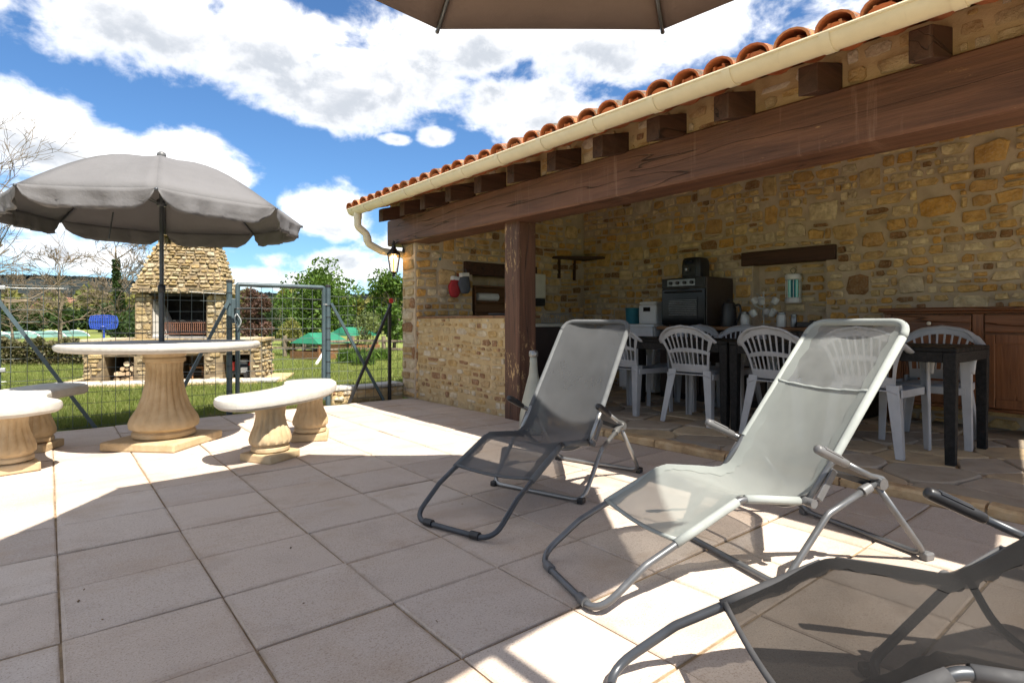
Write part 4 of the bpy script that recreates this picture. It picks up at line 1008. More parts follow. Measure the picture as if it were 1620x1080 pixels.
    for sy in (-1, 1):
        leg((.225, sy * .275, 0), (.225, sy * .268, .60), 1, sy, .042, .062)
        leg((-.275, sy * .245, 0), (-.205, sy * .20, .46), -1, sy, .045, .075)
    for sy in (-1, 1): MB().bar((-.2, sy * .215, .405), (.2, sy * .245, .405), .012, .05).build('side_skirt', 'chair_plastic', t, local=True, bev=.003)
    MB().bar((.222, -.24, .395), (.222, .24, .395), .012, .05).build('front_skirt', 'chair_plastic', t, local=True, bev=.003)
    return t
ch0 = make_chair()
spots = [(4.43, 1.50, 0.03, 'grey plastic armchair seen through the pale lounger, tucked under the table'),
         (4.44, 2.10, -.06, 'grey plastic armchair with its back to the patio, right beside the paired table legs'),
         (4.46, 2.86, .04, 'grey plastic armchair with its back to the patio, second from the wooden post'),
         (4.47, 3.60, -.03, 'grey plastic armchair with its back to the patio, nearest the wooden post'),
         (5.02, 1.33, PI + .05, 'grey plastic armchair between the table and the wooden dresser'),
         (5.04, 2.98, PI - .04, 'grey plastic armchair on the counter side of the table by the kettle'),
         (5.04, 3.46, PI + .03, 'grey plastic armchair on the counter side of the table in front of the oven')]
for i, (x_, y_, a, lb) in enumerate(spots):
    o = ch0 if i == 0 else copy_tree(ch0)
    o.location = (x_, y_, .027); o.rotation_euler = (0, 0, a); o['label'] = lb
# tall bottle beside the post
t = thing('bottle_vase', (3.05, 3.49, 0), 'tall pale bottle-shaped jar with metal cap beside the wooden post', 'bottle')
MB().lathe([(.095, 0), (.112, .01), (.116, .05), (.112, .14), (.092, .26), (.062, .38), (.038, .47), (.030, .56), (.029, .62)], 28).build('body', 'bottle_glaze', t, local=True, smooth=True)
MB().lathe([(.036, .615), (.038, .622), (.038, .65), (.03, .662), (.012, .666)], 16).build('cap', 'silver_tube', t, local=True, auto=True)
# ================================================================== LOUNGERS
def lounger(loc, ang, lab, fab, foot_m, base_m, grip_m, tilt=51):
    t = thing('sun_lounger', loc, lab, 'lounger', ang, 'folding loungers on the patio'); r = .0115; W = .222; ct, st = math.cos(R(tilt)), math.sin(R(tilt))
    def bkp(d): return (.875 + d * ct, .285 + d * st)     # a point up the backrest
    H = (.84, .262); K = (.545, .302)
    ft = fillet([(H[0], W, H[1]), (K[0], W, K[1]), (.17, W, .135), (.0, W, .0135), (0, -W, .0135), (.17, -W, .135), (K[0], -W, K[1]), (H[0], -W, H[1])], [0, .07, .10, .085, .085, .10, .07, 0], 7)
    ff = MB().tube(ft, r, 12).build('foot_frame', foot_m, t, local=True, smooth=True)
    for y_ in (.13, -.13): MB().tube([(0, y_ - .022, .0165), (0, y_ + .022, .0165)], .0165, 12).build('foot_clip', 'grip_black' if foot_m == 'charcoal_tube' else 'grip_grey', ff, local=True, auto=True)
    bk = fillet([(H[0], W, H[1]), (bkp(.17)[0] - .01, W, bkp(.17)[1] - .01), (bkp(.785)[0], W, bkp(.785)[1]), (bkp(.785)[0], -W, bkp(.785)[1]), (bkp(.17)[0] - .01, -W, bkp(.17)[1] - .01), (H[0], -W, H[1])], [0, .3, .075, .075, .3, 0], 7)
    bf = MB().tube(bk, r, 12).build('back_frame', base_m, t, local=True, smooth=True)
    MB().tube(catmull([(.87, W - .01, .275), (.86, W * .5, .215), (.86, 0, .205), (.86, -W * .5, .215), (.87, -W + .01, .275)], 6), .009, 8).build('spreader_bar', base_m, bf, local=True, smooth=True)
    for s in (1, -1): MB().tube([(H[0], s * (W - .022), H[1]), (H[0], s * (W + .030), H[1])], .016, 12).build('hinge', 'grip_grey', bf, local=True, auto=True)
    Wb = W + .055; PV = (1.10, .315)
    fs = fillet([(PV[0], Wb, PV[1]), (.875, Wb, .232), (.665, Wb, .0135), (.665, -Wb, .0135), (.875, -Wb, .232), (PV[0], -Wb, PV[1])], [0, .07, .06, .06, .07, 0], 6)
    a = MB().tube(fs, .0115, 12).build('front_support', base_m, t, local=True, smooth=True)
    rs_ = fillet([(PV[0] + .012, Wb + .001, PV[1] - .01), (1.375, Wb, .0135), (1.375, -Wb, .0135), (PV[0] + .012, -Wb - .001, PV[1] - .01)], [0, .06, .06, 0], 6)
    c = MB().tube(rs_, .0115, 12).build('rear_support', base_m, t, local=True, smooth=True)
    for s in (1, -1):
        MB().box(1.352, 1.398, s * Wb - .016, s * Wb + .016, .0, .03).build('foot_cap', 'grip_black' if foot_m == 'charcoal_tube' else 'grip_grey', c, local=True, bev=.006)
        MB().box(.645, .688, s * (Wb - .01) - .016, s * (Wb - .01) + .016, .0, .028).build('foot_cap', 'grip_black', a, local=True, bev=.006)
        ar = MB().tube(fillet([(.95, s * (Wb + .004), .402), (1.07, s * (Wb + .004), .347), (1.135, s * (Wb + .004), .33), (1.15, s * (Wb + .004), .30)], .03), .0115, 10).build('armrest', base_m, t, local=True, smooth=True)
        dirv = Vector((.95 - .82, 0, .402 - .462)); b = MB(); P = []; rr = []
        for (q, rad) in ((0, .006), (.02, .014), (.06, .0165), (.2, .017), (.8, .016), (.97, .015), (1.0, .013)): P.append((.815 + (.96 - .815) * q, s * (Wb + .004), .464 - (.464 - .3975) * q)); rr.append(rad)
        b.tube(P, rr, 12); gp = b.build('grip', grip_m, ar, local=True, smooth=True)
        for q in range(5):
            a_ = -.8 + .4 * q
            MB().tube([(.845, s * (Wb + .004) + .0185 * math.sin(a_), .450 + .0185 * math.cos(a_)), (.925, s * (Wb + .004) + .0175 * math.sin(a_), .4135 + .0175 * math.cos(a_))], .003, 5).build('grip_rib', grip_m, ar, local=True)
        MB().tube([(1.035, s * Wb, .291), (1.072, s * Wb, .3045)], .019, 12).build('clamp', 'grip_grey' if foot_m != 'charcoal_tube' else 'silver_tube', a, local=True, auto=True)
        b = MB().tube([(1.12, s * (Wb - .020), .315), (1.12, s * (Wb + .022), .315)], .021, 14); b.build('pivot', base_m, a, local=True, auto=True)
        MB().bar((1.10, s * (Wb - .016), .31), (bkp(.10)[0], s * (W + .012), bkp(.10)[1]), .012, .022).build('link', 'grip_black', t, local=True, bev=.003)
        MB().bar((bkp(.0)[0], s * (W + .018), bkp(.0)[1] - .015), (bkp(.12)[0], s * (W + .018), bkp(.12)[1] - .01), .008, .03).build('ratchet_plate', 'grip_grey', bf, local=True, bev=.003)
    # sling
    prof = catmull([(.285, 0, .186), (.40, 0, .239), (.50, 0, .288), (.545, 0, .305), (.60, 0, .302), (.72, 0, .288), (.815, 0, .276), (.865, 0, .292)] + [(bkp(d)[0], 0, bkp(d)[1] + .004) for d in (.05, .17, .30, .45, .60, .70, .775)], 4)
    m = len(prof); nq = 17; b = MB(); gg = random.Random(int(ang * 100))
    for i, p in enumerate(prof):
        tg = (prof[min(i + 1, m - 1)] - prof[max(i - 1, 0)]).normalized(); nr = Vector((-tg.z, 0, tg.x)); s = i / (m - 1)
        sag = .012 + .048 * math.exp(-((p.x - .80) / .16) ** 2) + .018 * s
        if p.x < .55: sag = .018
        for q in range(nq):
            u = -1 + 2 * q / (nq - 1); d = -sag * (1 - u * u) + .0025 * mnoise.noise(Vector((p.x * 8 + ang, u * 3, p.z * 8)))
            yy = u * (W - .004)
            if s > .965: yy *= 1 - .9 * (s - .965)
            pt = p + nr * (d + .006); b.v.append((pt.x, yy, pt.z))
    b.f = [(i * nq + q, (i + 1) * nq + q, (i + 1) * nq + q + 1, i * nq + q + 1) for i in range(m - 1) for q in range(nq - 1)]
    if fab == 'sling_pale':
        cut_ = next(i for i, p in enumerate(prof) if p.x > bkp(.43)[0] and p.z > .5)
        hd = MB(); hd.v = b.v[cut_ * nq:]; hd.f = [(i * nq + q, (i + 1) * nq + q, (i + 1) * nq + q + 1, i * nq + q + 1) for i in range(m - 1 - cut_) for q in range(nq - 1)]
        hd.build('head_section', 'sling_sheer', t, local=True, smooth=True)
        fl = MB(); row_ = [Vector(p_) for p_ in b.v[cut_ * nq:(cut_ + 1) * nq]]; lo2 = [Vector(p_) for p_ in b.v[(cut_ - 1) * nq:cut_ * nq]]
        fl.v = [p_ + Vector((-.004, 0, .003 + .002 * math.sin(i_ * 2.1))) for i_, p_ in enumerate(row_)] + [p_.lerp(q_, .22) + Vector((-.004, 0, .002)) for p_, q_ in zip(row_, lo2)]; fl.f = [(i_, i_ + 1, nq + i_ + 1, nq + i_) for i_ in range(nq - 1)]
        fo = fl.build('head_seam', 'sling_pale_hem', t, local=True, smooth=True); fm = fo.modifiers.new('thick', 'SOLIDIFY'); fm.thickness = .003
        full_v = b.v; b.f = [f_ for f_ in b.f if f_[0] < cut_ * nq]
    sg = b.build('sling', fab, t, local=True, smooth=True)
    for s in (1, -1):      # the doubled seam strips inside the sleeves
        hb_ = MB()
        for i, p in enumerate(prof):
            c0 = nq - 1 if s > 0 else 0; c1 = c0 - s * 2; A_ = Vector(b.v[i * nq + c0]); C_ = Vector(b.v[i * nq + c1]); C2 = A_.lerp(C_, .85 + .1 * math.sin(i * 1.7))
            hb_.v += [A_ + Vector((0, 0, .003)), C2 + Vector((0, 0, .003))]
        hb_.f = [(2 * i, 2 * i + 2, 2 * i + 3, 2 * i + 1) for i in range(m - 1)]
        hb_.build('seam_strip', fab, sg, local=True, smooth=True)
    # sleeves sewn round the side tubes, and the pocket over the top bar
    for s in (1, -1):
        lo = [(K[0] + (.285 - K[0]) * q, s * W, K[1] + (.1885 - K[1]) * q) for q in (1, .75, .5, .25, .06)] 
        MB().tube(lo, .0150, 10).build('leg_sleeve', fab + '_hem', sg, local=True, smooth=True)
        MB().tube([(K[0] + .02, s * W, K[1] - .001), (.66, s * W, .289), (.80, s * W, .269)], .0150, 10).build('seat_sleeve', fab + '_hem', sg, local=True, smooth=True)
        pts = [v_ for v_ in bk if (v_.y > 0) == (s > 0) and abs(abs(v_.y) - W) < 1e-4 and v_.x > .90]
        MB().tube(pts, .0150, 10).build('back_sleeve', fab + '_hem', sg, local=True, smooth=True)
    top = [v_ for v_ in bk if v_.x > bkp(.68)[0]]; MB().tube(top, .0153, 10).build('head_pocket', fab + '_hem', sg, local=True, smooth=True)
    b = MB()
    for e in (0, 1):
        for q in range(13):
            u = -1 + 2 * q / 12; b.v.append((.285 + .012 * e - .01 * (1 - u * u) * 0, u * (W - .01), .186 + .006 - .018 * (1 - u * u) + .006 * e + .002))
    b.f = [(q, q + 1, 14 + q, 13 + q) for q in range(12)]; o = b.build('front_hem', fab + '_hem', sg, local=True, smooth=True); md = o.modifiers.new('thick', 'SOLIDIFY'); md.thickness = .006
    return t
plain('sling_grey_hem', (.101, .106, .110), .8, var=.08); plain('sling_pale_hem', (.282, .304, .290), .8, var=.06); plain('sling_brown_hem', (.048, .048, .051), .75, var=.1)
L1 = ground(715, 847); 
lounger((1.335, 2.06, .001), R(16), 'dark grey mesh lounger with black grips, half in the parasol shadow', 'sling_grey', 'charcoal_tube', 'silver_tube', 'grip_black')
lounger((1.36, 1.395, .001), R(-18.5), 'pale grey mesh lounger with grey frame standing in the sun', 'sling_pale', 'steel_tube', 'steel_tube', 'grip_grey')
lounger((.95, .81, .001), R(-42), 'dark mesh lounger with open weave and black grip beside the pale lounger', 'sling_brown', 'charcoal_tube', 'charcoal_tube', 'grip_black', 30)
# ================================================================== STONE TABLE AND BENCHES
def flute(amp, z0, z1, nf=20):
    def fn(q, n, r, z):
        if z < z0 or z > z1: return 0
        e = min(1, (z - z0) / .03, (z1 - z) / .03); return amp * e * abs(math.sin(PI * nf * q / n)) ** .6 * -1 + amp * e
    return fn
TC = (.665, 4.87)
t = thing('stone_table', (*TC, 0), 'round cast stone table on a fluted pedestal under the grey parasol', 'table')
pl = [(.43 * math.cos(a), .43 * math.sin(a)) for a in (R(-90), R(0), R(90), R(180))]
pl = [(x * .91, y * .91) for x, y in pl]
MB().prism(pl, 0, .062).build('base_plate', 'cast_stone', t, local=True, bev=.012)
MB().lathe([(.19, .063), (.205, .075), (.205, .10), (.19, .115), (.222, .135), (.228, .165), (.215, .205), (.172, .275), (.142, .36), (.124, .45), (.118, .54), (.121, .60)], 80, flute=flute(.011, .15, .595, 20)).build('pedestal', 'cast_stone', t, local=True, auto=True)
MB().lathe([(.124, .60), (.137, .608), (.139, .63), (.129, .64), (.142, .655), (.152, .685)], 48).build('collar', 'cast_stone', t, local=True, auto=True)
MB().lathe([(.28, .686), (.575, .688), (.618, .694), (.638, .706), (.645, .722), (.641, .738), (.628, .746), (.02, .747)], 96).build('table_top', 'concrete_white', t, local=True, auto=True)
def bench(C, mid, half, lab, r0=.80, r1=1.19, peds=(-18, 20), zt=.43):
    cx, cy = C[0] + 1.03 * math.cos(mid), C[1] + 1.03 * math.sin(mid)
    t = thing('stone_bench', (cx, cy, 0), lab, 'bench', 0, 'curved stone benches round the table')
    # plan outline: an arc with rounded ends
    out = []; n = 18
    for i in range(n + 1):
        a = mid - half + 2 * half * i / n; out.append((r1 * math.cos(a), r1 * math.sin(a)))
    rm, rw = (r0 + r1) / 2, (r1 - r0) / 2
    for q in range(1, 10):
        a = q / 10 * PI; rr = rm + rw * math.cos(a); an = mid + half + math.sin(a) * rw / rm * .62; out.append((rr * math.cos(an), rr * math.sin(an)))
    for i in range(n + 1):
        a = mid + half - 2 * half * i / n; out.append((r0 * math.cos(a), r0 * math.sin(a)))
    for q in range(1, 10):
        a = q / 10 * PI; rr = rm - rw * math.cos(a); an = mid - half - math.sin(a) * rw / rm * .62; out.append((rr * math.cos(an), rr * math.sin(an)))
    ox, oy = C[0] - cx, C[1] - cy; P = [(x + ox, y + oy) for x, y in out]; m = len(P)
    b = MB(); gx_, gy_ = rm * math.cos(mid) + ox, rm * math.sin(mid) + oy
    nrm = []
    for i in range(m):
        a, c = P[i - 1], P[(i + 1) % m]; dx, dy = c[0] - a[0], c[1] - a[1]; d = math.hypot(dx, dy) or 1; nrm.append((dy / d, -dx / d))
    for (ins, z) in ((.055, zt - .075), (.025, zt - .070), (.004, zt - .052), (0, zt - .03), (.006, zt - .010), (.022, zt)):
        b.v += [(P[i][0] - nrm[i][0] * ins, P[i][1] - nrm[i][1] * ins, z) for i in range(m)]
    for e in range(5): b.f += [(e * m + i, e * m + (i + 1) % m, (e + 1) * m + (i + 1) % m, (e + 1) * m + i) for i in range(m)]
    b.f += [tuple(range(m - 1, -1, -1)), tuple(5 * m + i for i in range(m))]
    b.build('seat_slab', 'concrete_white', t, local=True, auto=True)
    for p in peds:
        a = mid + R(p); x_, y_ = C[0] - cx + rm * math.cos(a), C[1] - cy + rm * math.sin(a)
        M_ = Matrix.Translation((x_, y_, 0)) @ Matrix.Rotation(a, 4, 'Z')
        MB().box(-.13, .13, -.13, .13, 0, .055, M_).build('base_plate', 'cast_stone', t, local=True, bev=.01)
        b = MB().lathe([(.105, .056), (.118, .066), (.118, .085), (.108, .095), (.128, .115), (.132, .14), (.122, .175), (.102, .225), (.09, .28), (.094, .33), (.108, .354)], 64, flute=flute(.009, .115, .335, 16))
        o = b.build('pedestal', 'cast_stone', t, local=True, auto=True); o.location = (x_, y_, 0)
    return t
bench((.65, 4.78), R(-43), R(32), 'curved white-topped stone bench on two fluted pedestals facing the gate')
bench((.80, 4.76), R(170), R(34), 'curved white-topped stone bench on two fluted pedestals partly in parasol shade')
# ================================================================== PARASOLS
def parasol(loc, Rr, rim, apex, ph, fab, rib_m, lab, valance, pole_bottom=None, dome=.10):
    t = thing('parasol', loc, lab, 'parasol'); NS = 8; nr_, ns = 10, 10; b = MB(); hgt = apex - rim
    def P(k_, r_, s):   # k_: panel, r_: 0..1 outwards, s: 0..1 across the panel
        a0, a1 = ph + k_ * PI / 4, ph + (k_ + 1) * PI / 4
        zz = rim + hgt * (1 - r_) + dome * math.sin(PI * r_ ** .9) * 1.0
        A = Vector((math.cos(a0), math.sin(a0), 0)) * Rr * r_; C = Vector((math.cos(a1), math.sin(a1), 0)) * Rr * r_
        p = A.lerp(C, s); mid = 4 * s * (1 - s); p.z = zz - .030 * mid * r_ * (1.2 - r_) - 0.0
        p *= 1; q = p - Vector((0, 0, 0)); k2 = 1 - .012 * mid * r_; return Vector((q.x * k2, q.y * k2, q.z))
    for k_ in range(NS):
        v = [P(k_, max(.02, i / nr_), s / ns) for i in range(nr_ + 1) for s in range(ns + 1)]
        b2 = MB(); b2.add(v, [(i * (ns + 1) + s, (i + 1) * (ns + 1) + s, (i + 1) * (ns + 1) + s + 1, i * (ns + 1) + s + 1) for i in range(nr_) for s in range(ns)])
        o = b2.build('canopy_panel', fab, t, local=True, smooth=True); md = o.modifiers.new('thick', 'SOLIDIFY'); md.thickness = .003
        if valance:
            v = []; nv = 5; n2 = 20; fold = random.Random(k_ * 7 + 1); ph_ = fold.uniform(0, 6); fq = fold.choice((3, 4, 5))
            for i in range(nv + 1):
                for s in range(n2 + 1):
                    u = s / n2; top = P(k_, 1, u); e = min(u, 1 - u); h = valance * min(1, (e / .17) ** .55 if e > 0 else 0) 
                    rad = Vector((top.x, top.y, 0)).normalized(); f_ = i / nv
                    wob = (.016 * math.sin(u * 2 * PI * fq + ph_) + .012 * math.sin(u * 2 * PI * 9 + ph_ * 2 + f_ * 2) + .02 * mnoise.noise(Vector((u * 9, f_ * 3, k_ * 5.0)))) * f_ * min(1, e / .1)
                    v.append(top + Vector((0, 0, -h * f_)) + rad * (-.012 * f_ * min(1, e / .17) + wob + .0035) )
            b3 = MB(); b3.add(v, [(i * (n2 + 1) + s, (i + 1) * (n2 + 1) + s, (i + 1) * (n2 + 1) + s + 1, i * (n2 + 1) + s + 1) for i in range(nv) for s in range(n2)])
            o2 = b3.build('valance', fab, o, local=True, smooth=True); md = o2.modifiers.new('thick', 'SOLIDIFY'); md.thickness = .003
        a = ph + k_ * PI / 4; pts = []
        for i in range(1, 11): q = P(k_, i / 10, 0); pts.append((q.x, q.y, q.z - .012))
        rb = MB().tube(pts, .006 if valance else .009, 6).build('rib', rib_m, t, local=True, smooth=True)
        q = P(k_, .55, 0); MB().tube([(q.x, q.y, q.z - .016), (.03 * math.cos(a), .03 * math.sin(a), rim - .02 + (hgt * .25))], .005 if valance else .008, 6).build('strut', rib_m, rb, local=True)
        q = P(k_, 1, 0); MB().ball((q.x * 1.004, q.y * 1.004, q.z - .010), .011, 8, 6).build('rib_tip', rib_m, rb, local=True, smooth=True)
    MB().lathe([(.03, rim + hgt * .25 - .04), (.034, rim + hgt * .25 - .03), (.034, rim + hgt * .25 + .0), (.03, rim + hgt * .25 + .01)], 14).build('runner', rib_m, t, local=True, auto=True)
    return t
t = parasol((.655, 4.93, 0), .985, 1.69, 2.085, R(39 - 45) + 3.7674 - R(39 - 45), 'canopy_grey', 'charcoal_tube', 'grey scalloped parasol standing through the round stone table', .125)
MB().tube([(0, 0, .748), (0, 0, 1.15)], .019, 14).build('lower_pole', 'charcoal_tube', t, local=True, auto=True)
MB().tube([(0, 0, 1.12), (0, 0, 2.09)], .0145, 14).build('upper_pole', 'charcoal_tube', t, local=True, auto=True)
MB().lathe([(.022, 1.11), (.026, 1.115), (.026, 1.16), (.02, 1.17)], 14).build('pole_clamp', 'grip_black', t, local=True, auto=True)
MB().lathe([(.01, 2.085), (.012, 2.10), (.026, 2.108), (.032, 2.125), (.028, 2.142), (.015, 2.152), (.003, 2.155)], 16).build('finial', 'grip_grey', t, local=True, smooth=True)
MB().bar((-.30, -.07, 1.66), (-.325, -.075, 1.47), .012, .006).build('tie_strap', 'charcoal_tube', t, local=True)
# the parasol over the loungers hangs from a side mast behind the viewpoint
CP = (1.05, 1.0)
t = parasol((*CP, 0), 1.40, 2.29, 2.69, math.atan2(2.37 - 1.0, 1.45 - 1.05), 'canopy_brown', 'steel_tube', 'taupe cantilever parasol spread above the loungers', 0, dome=.05)
MB().lathe([(.03, 2.67), (.05, 2.69), (.05, 2.73), (.02, 2.77)], 14).build('crown_cap', 'charcoal_tube', t, local=True, auto=True)
MB().tube(catmull([(0, 0, 2.71), (0, -.3, 2.87), (.0, -1.2, 3.0), (.0, -2.1, 2.70)], 6), .028, 12).build('boom', 'charcoal_tube', t, local=True, smooth=True)
MB().tube([(0, -2.1, .06), (0, -2.1, 2.75)], .035, 14).build('mast', 'charcoal_tube', t, local=True, auto=True)
MB().box(-.45, .45, -2.55, -1.65, .001, .06).build('base_weight', 'cast_stone', t, local=True, bev=.01)
# ================================================================== FENCE AND GATE (line y = 6.0)
FY = 6.06
def wire_mesh(x0, x1, z0, z1, y, px=.10, pz=.10, r=.0021, g=random.Random(2), sag=.004):
    b = MB(); n = int(round((x1 - x0) / px)); m = int(round((z1 - z0) / pz))
    for i in range(n + 1):
        x = x0 + (x1 - x0) * i / n; b.tube([(x + g.uniform(-sag, sag), y + g.uniform(-sag, sag), z0 + (z1 - z0) * q / 4) for q in range(5)], r, 4, cap=False)
    for j in range(m + 1):
        z = z0 + (z1 - z0) * j / m; b.tube([(x0 + (x1 - x0) * q / 8, y + .002 + g.uniform(-sag, sag), z + g.uniform(-sag, sag)) for q in range(9)], r * (1.25 if j == m else 1), 4, cap=False)
    return b
def post_at(t, x, h, r=.024, mat='fence_paint', y=FY, z0=-.05):
    p = MB().tube([(x, y, z0), (x, y, h)], r, 14).build('post', mat, t, auto=True)
    MB().lathe([(r * 1.06, 0), (r * 1.08, .004), (r * 1.08, .022), (r * .7, .03)], 14, (x, y, h - .012)).build('post_cap', 'grip_black', p, auto=True)
    return p
def brace(t, a, b_, mat='fence_paint'): return MB().bar(a, b_, .028, .028, (0, 1, 0)).build('brace', mat, t)
ft = thing('mesh_fence', (.5, FY, 0), 'green-grey wire mesh fence with slanted braces behind the stone table', 'fence')
post_at(ft, -.31, 1.19); post_at(ft, -2.4, 1.19); post_at(ft, 1.372, 1.285, .026)
brace(ft, (-.30, FY - .03, 1.06), (.33, FY - .06, -.03)); brace(ft, (1.36, FY - .035, 1.10), (.82, FY - .05, -.03)); brace(ft, (-.32, FY - .03, 1.06), (-.95, FY - .06, -.03))
wire_mesh(-2.4, 1.35, .0, 1.19, FY + .018).build('wire_mesh', 'wire', ft, kind='stuff')
b = MB()
for z in (.42, .80, 1.17): b.tube([(-2.4 + 3.75 * q / 10, FY + .026, z + (.006 if q % 2 else -.004)) for q in range(11)], .0022, 5)
b.build('tension_wire', 'galv_wire', ft, kind='stuff')
for z in (.5, 1.15): MB().box(-.36, -.26, FY - .03, FY + .03, z, z + .03).build('post_clip', 'galv_wire', ft, bev=.004)
for z in (.1, .22, .34, .46, .58, .70, .82, .94, 1.06, 1.17): MB().tube([(1.372, FY, z), (1.372, FY, z + .008)], .0285, 12).build('wire_tie', 'grip_black', ft)
gt = thing('garden_gate', (1.88, FY, 0), 'tubular green-grey garden gate filled with wire mesh', 'gate')
G0, G1 = 1.445, 2.305
MB().tube(fillet([(G0, FY, .06), (G0, FY, 1.262), (G1, FY, 1.262), (G1, FY, .06)], .02, 3), .021, 12).build('gate_frame', 'fence_paint', gt, auto=True)
MB().tube([(G0, FY, .075), (G1, FY, .075)], .019, 12).build('bottom_rail', 'fence_paint', gt, auto=True)
wire_mesh(G0 + .02, G1 - .02, .09, 1.24, FY, r=.0022).build('wire_mesh', 'wire', gt, kind='stuff')
lk = MB().box(G0 - .062, G0 - .022, FY - .028, FY + .02, .88, 1.12).build('lock_case', 'fence_paint', gt, bev=.004)
MB().tube(fillet([(G0 - .03, FY - .03, 1.02), (G0 - .03, FY - .07, 1.02), (G0 + .10, FY - .07, 1.02)], .015), .008, 8).build('handle', 'grip_black', lk, smooth=True)
b = MB().tube(catmull([(G0 - .02, FY - .04, .98), (G0 + .02, FY - .055, .90), (G0 - .01, FY - .05, .84), (G0 - .035, FY - .04, .92), (G0 - .02, FY - .04, .98)], 4), .006, 6); b.build('chain', 'galv_wire', lk, smooth=True)
for z in (.25, 1.08): MB().bar((G1 - .01, FY - .01, z), (G1 + .055, FY - .01, z), .02, .016).build('hinge', 'galv_wire', gt)
f2 = thing('side_fence', (2.75, FY, 0), 'short mesh fence panel with crossed braces between gate and stone pier', 'fence')
post_at(f2, 2.352, 1.275, .026); MB().bar((3.075, FY - .01, -.03), (3.075, FY - .01, 1.11), .032, .032, (0, 1, 0)).build('post', 'black_metal', f2)
brace(f2, (2.375, FY - .03, 1.09), (2.98, FY - .05, .0)); brace(f2, (3.065, FY - .062, 1.09), (2.55, FY - .08, .0), 'black_metal')
wire_mesh(2.38, 3.30, .04, 1.17, FY + .02).build('wire_mesh', 'wire', f2, kind='stuff')
for z in (.1, .22, .34, .46, .58, .70, .82, .94, 1.06): MB().tube([(2.352, FY, z), (2.352, FY, z + .008)], .0285, 12).build('wire_tie', 'grip_black', f2)
t = thing('red_ornament', (3.07, FY - .05, 1.105), 'small red flower ornament tied to the dark post at the stone pier', 'ornament')
for i in range(5):
    a = 2 * PI * i / 5; MB().ball((.016 * math.cos(a), -.01, .03 + .016 * math.sin(a)), .016, 8, 6, (1, .5, 1)).build('petal', 'red_plastic', t, local=True, smooth=True)
MB().tube([(0, 0, -.08), (0, -.005, .025)], .003, 5).build('stem', 'green_tarp', t, local=True)
# low stone border beyond the side fence
lw = tag(MB().box(2.42, 3.29, FY + .06, FY + .30, -.1, .13).build('low_stone_border', 'bar_mortar', None, bev=.02), 'low pale stone border behind the crossed fence braces', 'wall')
lay(rubble(.87, .12, random.Random(61), (.05, .08), (1.5, 3.2), .014, warp=0), (2.42, FY + .06, .01), (1, 0, 0), (0, 0, 1), lw, 'bar_stone', random.Random(62), 40, minpx=6, proud=(.006, .02))
x = 2.42
while x < 3.26:
    w_ = min(g.uniform(.16, .3), 3.29 - x); b = MB()
    pts = [(x + .004, FY + .045 + g.uniform(-.01, .01)), (x + w_ - .004, FY + .045 + g.uniform(-.01, .01)), (x + w_ - .004, FY + .31), (x + .004, FY + .31)]
    b.prism(pts, .132, .165 + g.uniform(-.006, .01)).build('cap_stone', 'concrete_white', lw, bev=.008); x += w_
# ================================================================== STONE BARBECUE
BO = Vector((1.48, 10.25, -.05)); BR = Vector((.91, -.42, 0)).normalized(); BB = Vector((.42, .91, 0)).normalized(); BZ = Vector((0, 0, 1))
def bp(a, d, z): return BO + BR * a + BB * d + BZ * z
bq = thing('stone_barbecue', BO, 'large yellow stone barbecue with tapered chimney hood and firewood alcoves on the lawn', 'barbecue')
def bbox(b, a0, a1, d0, d1, z0, z1):
    v = [bp(a, d, z) for z in (z0, z1) for d in (d0, d1) for a in (a0, a1)]
    return b.add(v, [(0, 2, 3, 1), (4, 5, 7, 6), (0, 1, 5, 4), (2, 6, 7, 3), (0, 4, 6, 2), (1, 3, 7, 5)])
AL, AR = -1.17, 1.32; DEP = 1.0
ops = [(-.90, -.50, .0, .41), (.06, .47, .0, .41), (.74, 1.14, .0, .42)]
b = MB(); px_ = [AL] + [q for o_ in ops for q in o_[:2]] + [AR]
for i in range(0, len(px_), 2): bbox(b, px_[i], px_[i + 1], 0, DEP, 0, .62)
for o_ in ops: bbox(b, o_[0], o_[1], 0.001, DEP - .06, o_[3], .62); bbox(b, o_[0], o_[1], .75, DEP - .001, 0, o_[3])
base = b.build('base', 'dark_mortar', bq)
def sk(a, b_, c, d): return any(a + AL < o_[1] - .01 and b_ + AL > o_[0] + .01 and c < o_[3] - .015 for o_ in ops)
gs = random.Random(71)
lay(rubble(AR - AL, .62, gs, (.05, .085), (1.4, 3.2), .012, sk, warp=.006), bp(AL, 0, 0), BR, BZ, base, 'grill_stone', gs, 110, minpx=5, proud=(.01, .03))
lay(rubble(DEP, .62, gs, (.05, .085), (1.2, 2.8), .012, warp=.006), bp(AR, 0, 0), BB, BZ, base, 'grill_stone', gs, 30, minpx=4, proud=(.015, .04))
lay(rubble(DEP, .62, gs, (.05, .085), (1.2, 2.8), .012, warp=.006), bp(AL, DEP, 0), -BB, BZ, base, 'grill_stone', gs, 20, minpx=4, proud=(.01, .03))
a = AL - .04
while a < AR + .02:
    w_ = min(gs.uniform(.25, .45), AR + .05 - a)
    if w_ < .06: break
    b = MB(); j = gs.uniform(-.015, .015); bbox(b, a + .004, a + w_ - .004, -.05 + j, DEP + .03, .622, .675 + gs.uniform(-.006, .006)); b.build('coping_stone', 'grill_stone', base, bev=.012); a += w_
